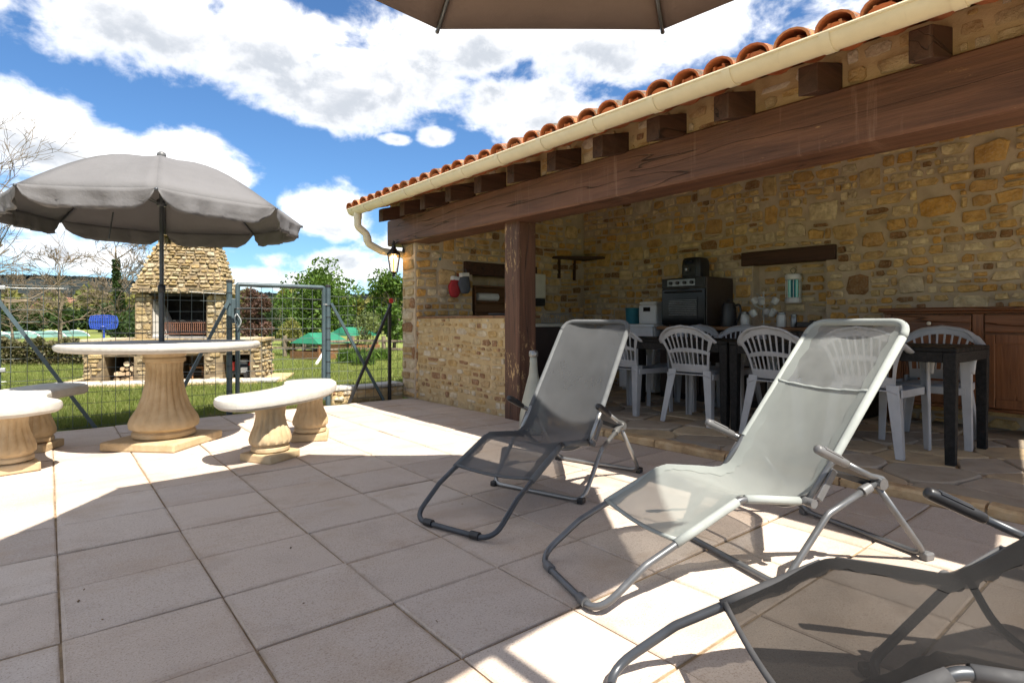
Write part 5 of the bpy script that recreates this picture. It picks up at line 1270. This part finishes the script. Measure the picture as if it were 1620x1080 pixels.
# firebox
FA, FB_, FC, FD = -.50, -.27, .50, .73; Z0, Z1 = .68, 1.37
b = MB(); bbox(b, FA, FB_, .04, .9, Z0, Z1); bbox(b, FC, FD, .04, .9, Z0, Z1); fbx = b.build('firebox', 'dark_mortar', bq)
b = MB(); bbox(b, FB_ + .001, FC - .001, .8, .9, Z0, Z1); b.build('fire_back', 'soot', fbx)
b = MB(); bbox(b, FB_ + .001, FC - .001, .05, .8, Z0, Z0 + .03); b.build('hearth', 'ash_metal', fbx)
for (a0, a1) in ((FA, FB_), (FC, FD)):
    lay(rubble(a1 - a0, Z1 - Z0, gs, (.07, .14), (1.0, 2.2), .014, warp=.0), bp(a0, .04, Z0), BR, BZ, fbx, 'grill_stone', gs, 20, minpx=4, proud=(.008, .02))
lay(rubble(.86, Z1 - Z0, gs, (.06, .11), (1.2, 2.4), .014, warp=.0), bp(FD, .04, Z0), BB, BZ, fbx, 'grill_stone', gs, 30, minpx=4, proud=(.008, .025))
b = MB(); v = [bp(FB_ + .004, .06, Z0 + .03), bp(FB_ + .30, .78, Z0 + .03), bp(FB_ + .004, .78, Z1 - .05), bp(FB_ + .004, .06, Z1 - .05)]
v = [bp(FB_ + .004, .06, Z0 + .03), bp(FB_ + .26, .5, Z0 + .03), bp(FB_ + .01, .5, Z1 - .1), bp(FB_ + .004, .06, Z1 - .1)]; v += [p + BB * .02 for p in v]
b.add(v, [(0, 1, 2, 3), (7, 6, 5, 4), (0, 4, 5, 1), (1, 5, 6, 2), (2, 6, 7, 3), (3, 7, 4, 0)]); b.build('side_panel', 'concrete_white', fbx)
gr_ = MB()
for i in range(22):
    a = -.14 + .60 * i / 21; gr_.tube([bp(a, .16, .74), bp(a, .12, .80), bp(a, .12, .90), bp(a, .16, .93)], .007, 5)
    gr_.tube([bp(a, .12, .75), bp(a, .62, .75)], .005, 4)
for z in (.75, .925): gr_.tube([bp(-.15, .12, z), bp(.47, .12, z)], .008, 6)
gr_.build('fire_grate', 'fire_brick', fbx)
b = MB()
for d in (.2, .28, .36, .44, .52, .60): b.tube([bp(-.24, d, .96), bp(.48, d, .96)], .004, 5)
for a in (-.2, .1, .4): b.tube([bp(a, .15, .955), bp(a, .65, .955)], .005, 5)
b.build('cooking_grill', 'silver_tube', fbx)
b = MB(); bbox(b, FB_ - .03, FC + .03, .02, .09, Z1 - .03, Z1 + .02); b.build('lintel', 'soot', fbx)
# hood: a stone pyramid, front sloping back
ZH0, ZH1 = 1.385, 2.16; hb = [(-.54, -.05), (.77, -.05), (.77, .92), (-.54, .92)]; ht = [(-.23, .16), (.57, .16), (.57, .80), (-.23, .80)]
def hood_pt(i, s, h): # i: side, s along the side 0..1, h 0..1 up
    a = Vector(hb[i]).lerp(Vector(hb[(i + 1) % 4]), s); c = Vector(ht[i]).lerp(Vector(ht[(i + 1) % 4]), s); p = a.lerp(c, h); return bp(p.x, p.y, ZH0 + (ZH1 - ZH0) * h)
b = MB(); b.v = [bp(x, y, ZH0) for x, y in hb] + [bp(x, y, ZH1) for x, y in ht]; b.f = [(3, 2, 1, 0), (4, 5, 6, 7), (0, 1, 5, 4), (1, 2, 6, 5), (2, 3, 7, 6), (3, 0, 4, 7)]
hood = b.build('hood', 'dark_mortar', bq)
for i, lim in ((0, 120), (1, 50), (2, 0), (3, 30)):
    e0 = hood_pt(i, 0, 0); e1 = hood_pt(i, 1, 0); wd = (e1 - e0).length; hh = .84
    nrm = (e1 - e0).cross(hood_pt(i, .5, 1) - hood_pt(i, .5, 0)).normalized()
    def fx(u, v, d, i=i, wd=wd, hh=hh, nrm=nrm): return hood_pt(i, u / wd, v / hh) + nrm * d
    lay(rubble(wd, hh, gs, (.055, .095), (1.3, 3.0), .012, warp=.004), e0, (e1 - e0), BZ, hood, 'grill_stone', gs, lim, minpx=5, proud=(.015, .04), fx=fx)
cp_ = MB()
for (a, d) in ((-.18, .2), (.0, .2), (.17, .2), (.34, .2), (.52, .2), (.52, .40), (.52, .58), (-.18, .40), (-.18, .58), (-.18, .76), (.0, .76), (.17, .76), (.34, .76), (.52, .76)):
    q = MB(); bbox(q, a - .045, a + .045, d - .04, d + .04, ZH1 + .001, ZH1 + .13); q.build('chimney_block', 'grill_stone', hood, bev=.01)
q = MB(); bbox(q, -.30, .64, .09, .87, ZH1 + .132, ZH1 + .19); q.build('chimney_cap', 'grill_stone', hood, bev=.015)
# apron of pale paving round the barbecue
pts = [bp(-1.55, -.45, .03), bp(-.6, -.62, .03), bp(.3, -.6, .03), bp(1.3, -.55, .03), bp(1.7, -.2, .03), bp(1.7, 1.0, .03), bp(-1.5, 1.0, .03)]
b = MB(); n = len(pts); b.v = [tuple(p) for p in pts] + [(p.x, p.y, p.z - .12) for p in pts]; b.f = [tuple(range(n))] + [(i, n + i, n + (i + 1) % n, (i + 1) % n) for i in range(n)]
ap = structure(b.build('apron_paving', 'bar_mortar'))
for poly in voronoi([(gs.uniform(-1.5, 1.65), gs.uniform(-.6, 0)) for _ in range(26)], (-1.5, 1.6, -.52, -.01), .02):
    b = MB(); n = len(poly); v = [bp(x, y, .025) for x, y in poly] + [bp(x, y, .045) for x, y in poly]; b.add(v, [tuple(range(n, 2 * n))] + [(i, (i + 1) % n, n + (i + 1) % n, n + i) for i in range(n)]); b.build('paving_stone', 'concrete_white', ap)
# firewood, one log at a time
gl = random.Random(5); rows = [(.055, 7), (.14, 6), (.22, 5), (.295, 3)]
for (z, n) in rows:
    for i in range(n):
        r_ = gl.uniform(.026, .046); a = -.87 + .052 + (i + gl.uniform(.3, .7)) * (.335 / 7) + (7 - n) * .03 + (z > .2) * .05; L_ = gl.uniform(.28, .36); d0 = .10 + gl.uniform(-.04, .04)
        b = MB(); ns = 9; prof = [(math.cos(2 * PI * q / ns) * r_ * gl.uniform(.85, 1.1), math.sin(2 * PI * q / ns) * r_ * gl.uniform(.8, 1.1)) for q in range(ns)]; sk_ = gl.uniform(-.03, .03)
        v = [bp(a + x, d0, z + y) for x, y in prof] + [bp(a + x + sk_, d0 + L_, z + y) for x, y in prof]
        b.add(v, [(q, q + 1 if q + 1 < ns else 0, ns + (q + 1) % ns, ns + q) for q in range(ns)])
        t = thing('firewood_log', bp(a, d0 + L_ / 2, z - r_), 'split firewood log stacked in the left alcove of the stone barbecue', 'log', 0, 'firewood in the barbecue alcove')
        b.build('bark', 'log_bark', t); MB().add([v[q] - BB * .001 for q in range(ns)], [tuple(range(ns - 1, -1, -1))]).build('cut_end', 'log_end', t)
t = thing('wooden_stool', bp(.30, .30, .03), 'small wooden stool in the middle alcove of the barbecue', 'stool')
MB().box(-.11, .11, -.1, .1, .17, .195).build('seat', 'counter_wood', t, local=True, bev=.004)
for sx in (-1, 1):
    for sy in (-1, 1): MB().bar((sx * .085, sy * .075, 0), (sx * .085, sy * .075, .169), .022, .022, (1, 0, 0)).build('leg', 'counter_wood', t, local=True)
tag(MB().tube([bp(.36, .45, .03), bp(.35, .50, .38)], .014, 8).build('wooden_stick', 'counter_wood', None, auto=True), 'wooden stick standing behind the stool in the alcove', 'stick')
t = thing('garden_machine', bp(.94, .30, .03), 'red and black petrol garden machine in the right alcove of the barbecue', 'machine', math.atan2(BR.y, BR.x))
MB().box(-.15, .17, -.12, .15, .05, .20).build('body', 'black_metal', t, local=True, bev=.025)
MB().box(-.17, -.06, -.14, .10, .12, .27).build('cover', 'red_plastic', t, local=True, bev=.02)
MB().box(.0, .12, -.05, .08, .202, .30).build('engine', 'ash_metal', t, local=True, bev=.015)
MB().box(.03, .13, -.1235, -.1205, .09, .17).build('label_plate', 'white_enamel', t, local=True)
for x_ in (-.12, .13): 
    for y_ in (-.15, .15): MB().tube([(x_, y_ - .02, .05), (x_, y_ + .02, .05)], .05, 14).build('wheel', 'grip_black', t, local=True, auto=True)
MB().tube(fillet([(.15, -.1, .2), (.19, -.1, .36), (.19, .1, .36), (.15, .1, .2)], .03), .01, 8).build('handle', 'red_plastic', t, local=True, smooth=True)
# toy basketball board behind the barbecue
t = thing('basketball_stand', (*at(164, 520, 12.2).xy, -.05), 'blue perforated toy basketball board on a pole left of the barbecue', 'basketball stand', R(-12))
MB().tube([(0, .03, .04), (0, .03, 1.0)], .02, 10).build('pole', 'blue_plastic', t, local=True, auto=True)
MB().lathe([(.22, 0), (.24, .02), (.20, .06), (.05, .09)], 20).build('foot', 'blue_plastic', t, local=True, auto=True)
b = MB(); nu, nv = 25, 13
def bd(i, j):
    u = -1 + 2 * i / nu; v_ = -1 + 2 * j / nv; return (u * .26 * (1 - .12 * v_ * v_), 0, .93 + v_ * .155 * (1 - .15 * u * u))
b.v = [bd(i, j) for j in range(nv + 1) for i in range(nu + 1)]
b.f = [(j * (nu + 1) + i, j * (nu + 1) + i + 1, (j + 1) * (nu + 1) + i + 1, (j + 1) * (nu + 1) + i) for j in range(nv) for i in range(nu) if not (i % 2 == 1 and j % 2 == 1)]
o = b.build('backboard', 'blue_plastic', t, local=True); md = o.modifiers.new('thick', 'SOLIDIFY'); md.thickness = .012
MB().tube([(.10 * math.cos(2 * PI * q / 16), -.12 + .10 * math.sin(2 * PI * q / 16), .84) for q in range(16)], .007, 6, closed=True).build('hoop', 'blue_plastic', t, local=True)
# ================================================================== GARDEN BEYOND
def leaves(n, fn, size, g, asp=.5, up=0.0):
    """n leaf quads; fn(rng) gives a position and an outward direction"""
    P = np.empty((n, 3)); D = np.empty((n, 3))
    for i in range(n): P[i], D[i] = fn(g)
    r = np.random.default_rng(g.randint(0, 10 ** 6)); s = size * r.uniform(.6, 1.3, n)[:, None]
    d = D + r.normal(0, .8, (n, 3)); d[:, 2] += up; d /= np.linalg.norm(d, axis=1)[:, None]
    q = r.normal(0, 1, (n, 3)); q -= (q * d).sum(1)[:, None] * d; q /= np.linalg.norm(q, axis=1)[:, None]
    V = np.stack([P - d * s * .5, P + q * s * asp * .5, P + d * s * .5, P - q * s * asp * .5], 1).reshape(-1, 3)
    me_f = [(4 * i, 4 * i + 1, 4 * i + 2, 4 * i + 3) for i in range(n)]; return V, me_f
def leaf_obj(name, V, F, mat, parent=None, kind=None):
    return mk(name, V, F, mat, parent, kind=kind)
def branchy(g, p, d, L_, r_, depth, b, tips, spread=.6, kink=.18, up=.1, tap=.72, kids=(2, 3), sides=5, minr=.004):
    n = 4; pts = [Vector(p)]; rr = [r_]; dv = Vector(d).normalized()
    for i in range(n):
        dv = (dv + Vector((g.gauss(0, kink), g.gauss(0, kink), g.gauss(0, kink) + up * .3))).normalized(); pts.append(pts[-1] + dv * (L_ / n)); rr.append(max(minr, r_ * (1 - (1 - tap) * (i + 1) / n)))
    b.tube(pts, rr, sides if depth > 1 else 3, cap=False); tips.append((pts[-1], dv))
    if depth <= 0: return
    for k_ in range(g.randint(*kids)):
        i = g.randint(1, n); base_ = pts[i]; ax = Vector((g.gauss(0, 1), g.gauss(0, 1), g.gauss(0, .7))); ax = (ax - dv * ax.dot(dv)).normalized()
        nd = (dv + ax * spread * g.uniform(.6, 1.4) + Vector((0, 0, up))).normalized()
        branchy(g, base_, nd, L_ * g.uniform(.58, .82), max(minr, rr[i] * .62), depth - 1, b, tips, spread, kink, up, tap, kids, sides, minr)
def clump_tree(name, foot, H_, W_, nleaf, mat, lab, seed, crown_lo=.25, size=.14, trunk_r=.07, shape=1.0, ncl=16, cat='tree'):
    g = random.Random(seed); foot = Vector(foot); t = thing(name, foot, lab, cat)
    b = MB(); tips = []
    branchy(g, foot, (0, 0, 1), H_ * .45, trunk_r, 3, b, tips, .7, .1, .25, .7, (3, 4)); mk('trunk', b.v, b.f, 'bark', t, smooth=True)
    cl = []
    for i in range(ncl):
        z = g.uniform(crown_lo, 1); rad = W_ * .5 * math.sin(PI * min(1, max(.08, 1 - (z - crown_lo) / (1 - crown_lo))) ** .75) ** .6 * shape; a = g.uniform(0, 6.28); q = rad * math.sqrt(g.random()) * .85
        cl.append((foot + Vector((q * math.cos(a), q * math.sin(a), z * H_ * .95)), g.uniform(.13, .27) * W_))
    def fn(g):
        c, r_ = cl[g.randrange(ncl)]; d = Vector((g.gauss(0, 1), g.gauss(0, 1), g.gauss(0, 1))).normalized(); p = c + d * r_ * (g.random() ** .35) * Vector((1, 1, .85)).length / 1.6; return tuple(p), tuple(d)
    V, F = leaves(nleaf, fn, size, g); leaf_obj('crown', V, F, mat, t); return t
gp = lambda u, Z: at(u, 0, Z)
def foot(u, Z, z=-.05): p = at(u, HOR, Z); return (p.x, p.y, z)
clump_tree('green_tree', foot(496, 21), 2.95, 3.1, 9000, 'leaf_green', 'bushy fresh green tree seen through the garden gate', 101, .12, .15, ncl=26)
clump_tree('green_tree', foot(624, 19), 2.7, 1.7, 5000, 'leaf_green', 'narrow green tree growing close to the stone pier', 102, .15, .14, ncl=20)
clump_tree('purple_bush', foot(402, 19), 1.9, 1.35, 5000, 'leaf_purple', 'reddish brown leafy bush behind the right end of the barbecue', 103, .1, .10, .04, ncl=18, cat='bush')
clump_tree('olive_bush', foot(458, 16), .95, .75, 2500, 'leaf_yellow', 'small olive green bush right of the barbecue base', 104, .1, .08, .03, cat='bush')
clump_tree('pale_sapling', foot(583, 17), 1.15, .9, 2000, 'leaf_spring', 'pale spring sapling seen between the crossed fence braces', 105, .3, .07, .02, cat='sapling')
clump_tree('dark_shrub', foot(196, 14.5), 1.0, 1.2, 3500, 'leaf_dark', 'dark green shrub left of the barbecue behind the basketball board', 106, .1, .09, .03, cat='shrub')
clump_tree('hazel_bush', foot(440, 30), 2.0, 2.6, 4000, 'leaf_dark', 'darker green bush between the purple bush and the fresh green tree', 107, .1, .14, .05, cat='bush')
# clumps of long grass near the far posts
for i, (u, Z, s, lb) in enumerate(((558, 13.0, .55, 'clump of tall grass behind the crossed fence braces'), (600, 14.0, .45, 'clump of tall grass near the stone pier'), (575, 12.4, .4, 'low clump of grass in front of the pale sapling'))):
    gg = random.Random(200 + i); f0 = Vector(foot(u, Z)); 
    def fn(g, f0=f0, s=s): a = g.uniform(0, 6.28); r_ = s * .6 * math.sqrt(g.random()); return (f0.x + r_ * math.cos(a), f0.y + r_ * math.sin(a), f0.z + g.uniform(.02, s * .45)), (math.cos(a) * .3, math.sin(a) * .3, 1.2)
    V, F = leaves(900, fn, s * .55, gg, .10, 1.0); tag(leaf_obj('grass_clump', V, F, 'leaf_green'), lb, 'grass')
# bare trees
def bare(name, ft_, H_, seed, lab, ivy=0, lean=(0, 0, 1), depth=6, r_=.12, L0=.33, spread=.6, minr=.006):
    g = random.Random(seed); t = thing(name, ft_, lab, 'tree'); tips = []; f0 = Vector(ft_); b = MB(); top = [f0]; dv = Vector(lean).normalized(); rr = [r_]
    n = 8; br = MB()
    for i in range(n):
        dv = (dv + Vector((g.gauss(0, .06), g.gauss(0, .06), .05))).normalized(); top.append(top[-1] + dv * (H_ * .75 / n)); rr.append(r_ * (1 - .8 * (i + 1) / n))
    b.tube(top, rr, 8); mk('trunk', b.v, b.f, 'bark', t, smooth=True)
    for i in range(2, n + 1):
        for k_ in range(3):
            a = g.uniform(0, 6.28); d = Vector((math.cos(a), math.sin(a), g.uniform(.25, .8)))
            branchy(g, top[i], d, H_ * L0 * (1.15 - .5 * i / n) * .62, max(.012, rr[i] * .45), depth - 2, br, tips, spread, .13, .06, .6, (2, 3), 4, minr)
    mk('branches', br.v, br.f, 'twig', t, smooth=True)
    if ivy:
        def fn(g):
            i = g.randrange(1, n - 1); p = top[i].lerp(top[i + 1], g.random()); a = g.uniform(0, 6.28); q = .07 + .16 * g.random() * (1.1 - i / n); return (p.x + q * math.cos(a), p.y + q * math.sin(a), p.z), (math.cos(a), math.sin(a), .2)
        V, F = leaves(ivy, fn, .10, g); leaf_obj('ivy', V, F, 'leaf_dark', t)
bare('bare_tree', foot(192, 21), 4.9, 41, 'leafless tree with ivy-clad trunk behind the stone table', 2600, depth=6, r_=.11, minr=.0075)
bare('bare_tree', foot(95, 24), 4.4, 42, 'small leafless tree left of the ivy-clad one', 0, depth=6, r_=.08, minr=.008)
bare('bare_tree', foot(-90, 17), 8.2, 44, 'tall leafless tree whose twigs reach over the parasol edge', 0, depth=6, r_=.16, L0=.36, minr=.0065, lean=(.10, -.06, 1))
bare('bare_tree', foot(20, 27), 3.6, 47, 'low leafless tree beyond the hedge', 0, depth=6, r_=.06, minr=.008)
# clipped hedge
def hedge(u0, u1, Z, h, dep, n, mat, lab, seed):
    g = random.Random(seed); a = Vector(foot(u0, Z)); c = Vector(foot(u1, Z)); t = thing('hedge', (a + c) / 2, lab, 'hedge')
    def fn(g):
        s = g.random(); p = a.lerp(c, s); k_ = g.random(); hh = h * (1 + .10 * math.sin(s * 23) + .06 * math.sin(s * 61))
        if k_ < .4: return (p.x + g.uniform(-.05, .05) * dep, p.y - dep / 2 + g.uniform(-.06, .06), p.z + hh * g.random()), (0, -1, .3)
        if k_ < .8: return (p.x, p.y + g.uniform(-.5, .5) * dep, p.z + hh + g.uniform(-.05, .03)), (0, 0, 1)
        return (p.x, p.y + g.uniform(-.5, .5) * dep, p.z + hh * g.random()), (0, 0, 1)
    V, F = leaves(n, fn, .085, g); leaf_obj('foliage', V, F, mat, t)
    for i in range(14):
        p = a.lerp(c, (i + .5) / 14); b = MB(); tips = []; branchy(g, p, (0, 0, 1), h * .6, .014, 2, b, tips, .7, .15, .1, .7, (3, 4), 4, .004); mk('stem', b.v, b.f, 'twig', t)
hedge(-60, 132, 12.6, .50, .5, 9000, 'hedge_leaf', 'low clipped brownish hedge beyond the fence behind the stone benches', 51)
# sand pit canopies
def canopy_box(u, Z, wd, hgt, lab, rz):
    f0 = foot(u, Z); t = thing('sandpit_canopy', f0, lab, 'canopy', rz, 'green roofed play canopies'); h = wd / 2
    b = MB(); b.v = [(-h, -h, hgt), (h, -h, hgt), (h, h, hgt), (-h, h, hgt), (-h * .75, 0, hgt + .26), (h * .75, 0, hgt + .26)]; b.f = [(0, 1, 5, 4), (2, 3, 4, 5), (1, 2, 5), (3, 0, 4)]
    o = b.build('roof', 'green_tarp', t, local=True); md = o.modifiers.new('thick', 'SOLIDIFY'); md.thickness = .012
    for sx in (-1, 1):
        for sy in (-1, 1): MB().bar((sx * (h - .06), sy * (h - .06), 0), (sx * (h - .06), sy * (h - .06), hgt - .005), .05, .05, (1, 0, 0)).build('post', 'shelf_wood', t, local=True)
    for (a, c, d, e) in ((-h, h, -h, -h + .04), (-h, h, h - .04, h), (-h, -h + .04, -h + .041, h - .041), (h - .04, h, -h + .041, h - .041)): MB().box(a, c, d, e, .0, .2).build('side_board', 'shelf_wood', t, local=True)
canopy_box(508, 14.6, 1.05, .40, 'green peaked play canopy seen through the gate', R(20))
canopy_box(559, 18.5, 1.2, .50, 'smaller-looking green play canopy beyond the crossed braces', R(10))
# post-and-rail fence across the garden
t = thing('garden_fence', foot(530, 15), 'dark post and rail fence across the far garden', 'fence')
pp = [foot(u, Z) for u, Z in ((405, 15.3), (451, 15.2), (481, 15.0), (515, 14.2), (558, 14.8), (607, 14.6), (660, 14.4))]
for p in pp: MB().tube([(p[0], p[1], -.06), (p[0], p[1], .52)], .05, 9).build('post', 'bark', t)
for q in range(len(pp) - 1):
    for z in (.20, .40): MB().bar((pp[q][0], pp[q][1] - .05, z), (pp[q + 1][0], pp[q + 1][1] - .05, z), .03, .05).build('rail', 'bark', t)
t = thing('slide_frame', foot(517, 12.8), 'small white slanted frame on the lawn behind the gate', 'frame', R(15))
MB().bar((0, 0, 0), (0, 0, .48), .05, .04, (1, 0, 0)).build('upright', 'white_enamel', t, local=True); MB().bar((-.28, 0, 0), (-.02, 0, .34), .05, .03, (0, 1, 0)).build('slope', 'white_enamel', t, local=True)
# pale pool tunnel and sheds far left, houses far away
t = thing('tunnel_cover', foot(40, 30), 'long pale turquoise cover beyond the hedge on the left', 'cover', R(35))
b = MB(); n = 10
for x_ in (-2.6, 2.6): b.v += [(x_, 1.1 * math.cos(PI * q / n), .42 * math.sin(PI * q / n)) for q in range(n + 1)]
b.f = [(q, q + 1, n + 2 + q, n + 1 + q) for q in range(n)] + [tuple(range(n, -1, -1)), tuple(range(n + 1, 2 * n + 2))]
b.build('cover_sheet', 'pale_tarp', t, local=True, auto=True)
for x_ in (-2.6, -1.3, 0, 1.3, 2.6): MB().tube([(x_, 1.11 * math.cos(PI * q / n), .43 * math.sin(PI * q / n)) for q in range(n + 1)], .03, 6).build('hoop', 'white_enamel', t, local=True)
def house(u, Z, w_, d, h, rz, lab):
    t = thing('far_house', foot(u, Z), lab, 'house', rz, 'houses in the valley')
    wl = MB().box(-w_ / 2, w_ / 2, -d / 2, d / 2, 0, h).build('wall', 'far_wall', t, local=True)
    b = MB(); e = .4; b.v = [(-w_ / 2 - e, -d / 2 - e, h), (w_ / 2 + e, -d / 2 - e, h), (w_ / 2 + e, d / 2 + e, h), (-w_ / 2 - e, d / 2 + e, h), (-w_ / 2 - e, 0, h + d * .32), (w_ / 2 + e, 0, h + d * .32)]; b.f = [(3, 2, 1, 0), (0, 1, 5, 4), (2, 3, 4, 5), (1, 2, 5), (3, 0, 4)]
    b.build('roof', 'far_roof', t, local=True)
    for i in range(3): x_ = -w_ / 2 + w_ * (i + .5) / 3; MB().box(x_ - .5, x_ + .5, -d / 2 - .06, -d / 2 - .002, h * .35, h * .75).build('window', 'dark_glass', t, local=True)
house(118, 95, 9, 7, 2.6, R(30), 'pale far house with red roof behind the leafless trees')
house(235, 120, 11, 8, 2.2, R(10), 'pale far house peeping out left of the barbecue')
# belts of trees in the valley: too many and too far to tell apart
def belt(name, u0, u1, Z0, Z1, h0, h1, n, mat, lab, seed, size):
    g = random.Random(seed); cl = []
    for i in range(int(abs(u1 - u0) / 9)):
        u = g.uniform(u0, u1); Z = g.uniform(Z0, Z1); p = at(u, HOR, Z); h = g.uniform(h0, h1); cl.append((p.x, p.y, h, h * g.uniform(.45, .8)))
    def fn(g):
        x, y, h, r_ = g.choice(cl); d = Vector((g.gauss(0, 1), g.gauss(0, 1), g.gauss(0, 1))).normalized(); q = g.random() ** .3
        return (x + d.x * r_ * q * .6, y + d.y * r_ * q * .6, h * .5 + d.z * h * .5 * q), tuple(d)
    V, F = leaves(n, fn, size, g, .8); o = leaf_obj(name, V, F, mat, kind='stuff'); o['label'] = lab; o['category'] = 'trees'; return o
belt('tree_belt', -60, 700, 60, 110, 2.5, 5.0, 26000, 'leaf_yellow', 'yellow-green belt of trees across the valley', 91, .85)
belt('tree_belt', -60, 700, 42, 60, 1.2, 2.6, 16000, 'leaf_dark', 'darker belt of low bushes in front of the valley trees', 92, .5)
# ridge of wooded hills
def ridge():
    v = []; f = []; nu, nv = 160, 14
    for j in range(nv + 1):
        s = j / nv; Z = 900 + 900 * s
        for i in range(nu + 1):
            u = -700 + 1700 * i / nu; p = at(u, HOR, Z); top = np.interp(u, [-700, -200, 0, 120, 220, 330, 450, 560, 700, 1000], [58, 66, 66, 64, 56, 44, 38, 36, 40, 46]) / FPX * 1800
            z = EYE + top * math.sin(s * PI / 2) ** .8 + 5 * s * mnoise.noise(Vector((p.x * .012, p.y * .012, 1))) + 2.6 * s * mnoise.noise(Vector((p.x * .05, p.y * .05, 4)))
            v.append((p.x, p.y, z - 6 * (1 - s)))
    for j in range(nv):
        for i in range(nu): a = j * (nu + 1) + i; f.append((a, a + 1, a + nu + 2, a + nu + 1))
    return structure(mk('hills', v, f, 'hill', smooth=True, origin=(0, 0, 0)))
hl = ridge()
def crest(n=26000):
    g = random.Random(8); r = [(Vector(v.co)) for v in hl.data.vertices][-161 * 7:]
    def fn(g): i = g.randrange(len(r) - 1); p = r[i].lerp(r[i + 1], g.random()) if abs(r[i].x - r[i + 1].x) + abs(r[i].y - r[i + 1].y) < 60 else r[i]; return (p.x + g.gauss(0, 6), p.y + g.gauss(0, 6), p.z + g.uniform(-2, 5)), (0, 0, 1)
    V, F = leaves(n, fn, 9, g, .8); leaf_obj('hill_woods', V, F, 'hill', hl, kind='stuff')
crest()
# grass on the lawn
def grass(name, n, fn, h, wd, mat, seed, lab):
    r = np.random.default_rng(seed); xy = fn(r, n); n = len(xy); a = r.uniform(0, 2 * PI, n); hh = h * r.uniform(.5, 1.3, n); lean = r.normal(0, .35, (n, 2)) * hh[:, None]
    bx = np.cos(a) * wd / 2; by = np.sin(a) * wd / 2; z0 = np.full(n, -.055)
    V = np.empty((n, 3, 3)); V[:, 0] = np.stack([xy[:, 0] - bx, xy[:, 1] - by, z0], 1); V[:, 1] = np.stack([xy[:, 0] + bx, xy[:, 1] + by, z0], 1); V[:, 2] = np.stack([xy[:, 0] + lean[:, 0], xy[:, 1] + lean[:, 1], z0 + hh], 1)
    o = mk(name, V.reshape(-1, 3), [(3 * i, 3 * i + 1, 3 * i + 2) for i in range(n)], mat, kind='stuff'); o['label'] = lab; o['category'] = 'grass'
def lawn_xy(r, n):
    Z = 5.0 + 14 * r.random(n) ** 1.5; u = r.uniform(-40, 660, n); X = (u - 810) / FPX * Z
    x = FWD.x * Z + RGT.x * X; y = FWD.y * Z + RGT.y * X
    P = np.stack([x, y], 1); k_ = (y > 6.06)
    q = P - np.array([BO.x, BO.y]); aa = q @ np.array([BR.x, BR.y]); dd = q @ np.array([BB.x, BB.y])
    k_ &= ~((aa > -1.5) & (aa < 1.68) & (dd > -.5) & (dd < 1.0)); k_ &= ~((x > 2.4) & (y < 6.4)); k_ &= (x < 3.2) | (y > 6.3)
    return P[k_]
grass('lawn_grass', 120000, lawn_xy, .075, .007, 'grass_blade', 3, 'short green grass of the lawn beyond the fence')
grass('dry_grass', 2600, lambda r, n: np.stack([r.uniform(1.2, 3.0, n), 6.05 + np.abs(r.normal(0, .06, n))], 1), .07, .006, 'dry_blade', 4, 'dry straw-coloured grass along the patio edge by the gate')
# fallen leaves and bits on the slabs
gd = random.Random(77)
for i in range(11):
    u, v_ = gd.uniform(60, 900), gd.uniform(700, 1000); p = ground(u, v_)
    if p.x > 3.2 or p.y > 5.8: continue
    b = MB(); L_ = gd.uniform(.005, .014); a = gd.uniform(0, 6.28); c, s = math.cos(a), math.sin(a); wq = L_ * gd.uniform(.15, .4)
    b.v = [(p.x - c * L_, p.y - s * L_, .003), (p.x - s * wq, p.y + c * wq, .006), (p.x + c * L_, p.y + s * L_, .004), (p.x + s * wq, p.y - c * wq, .003)]; b.f = [(0, 3, 2, 1)]
    o = b.build('leaf_scrap', 'log_bark', None); tag(o, 'tiny dry leaf scrap lying on the patio slabs', 'leaf', 'leaf scraps on the patio')
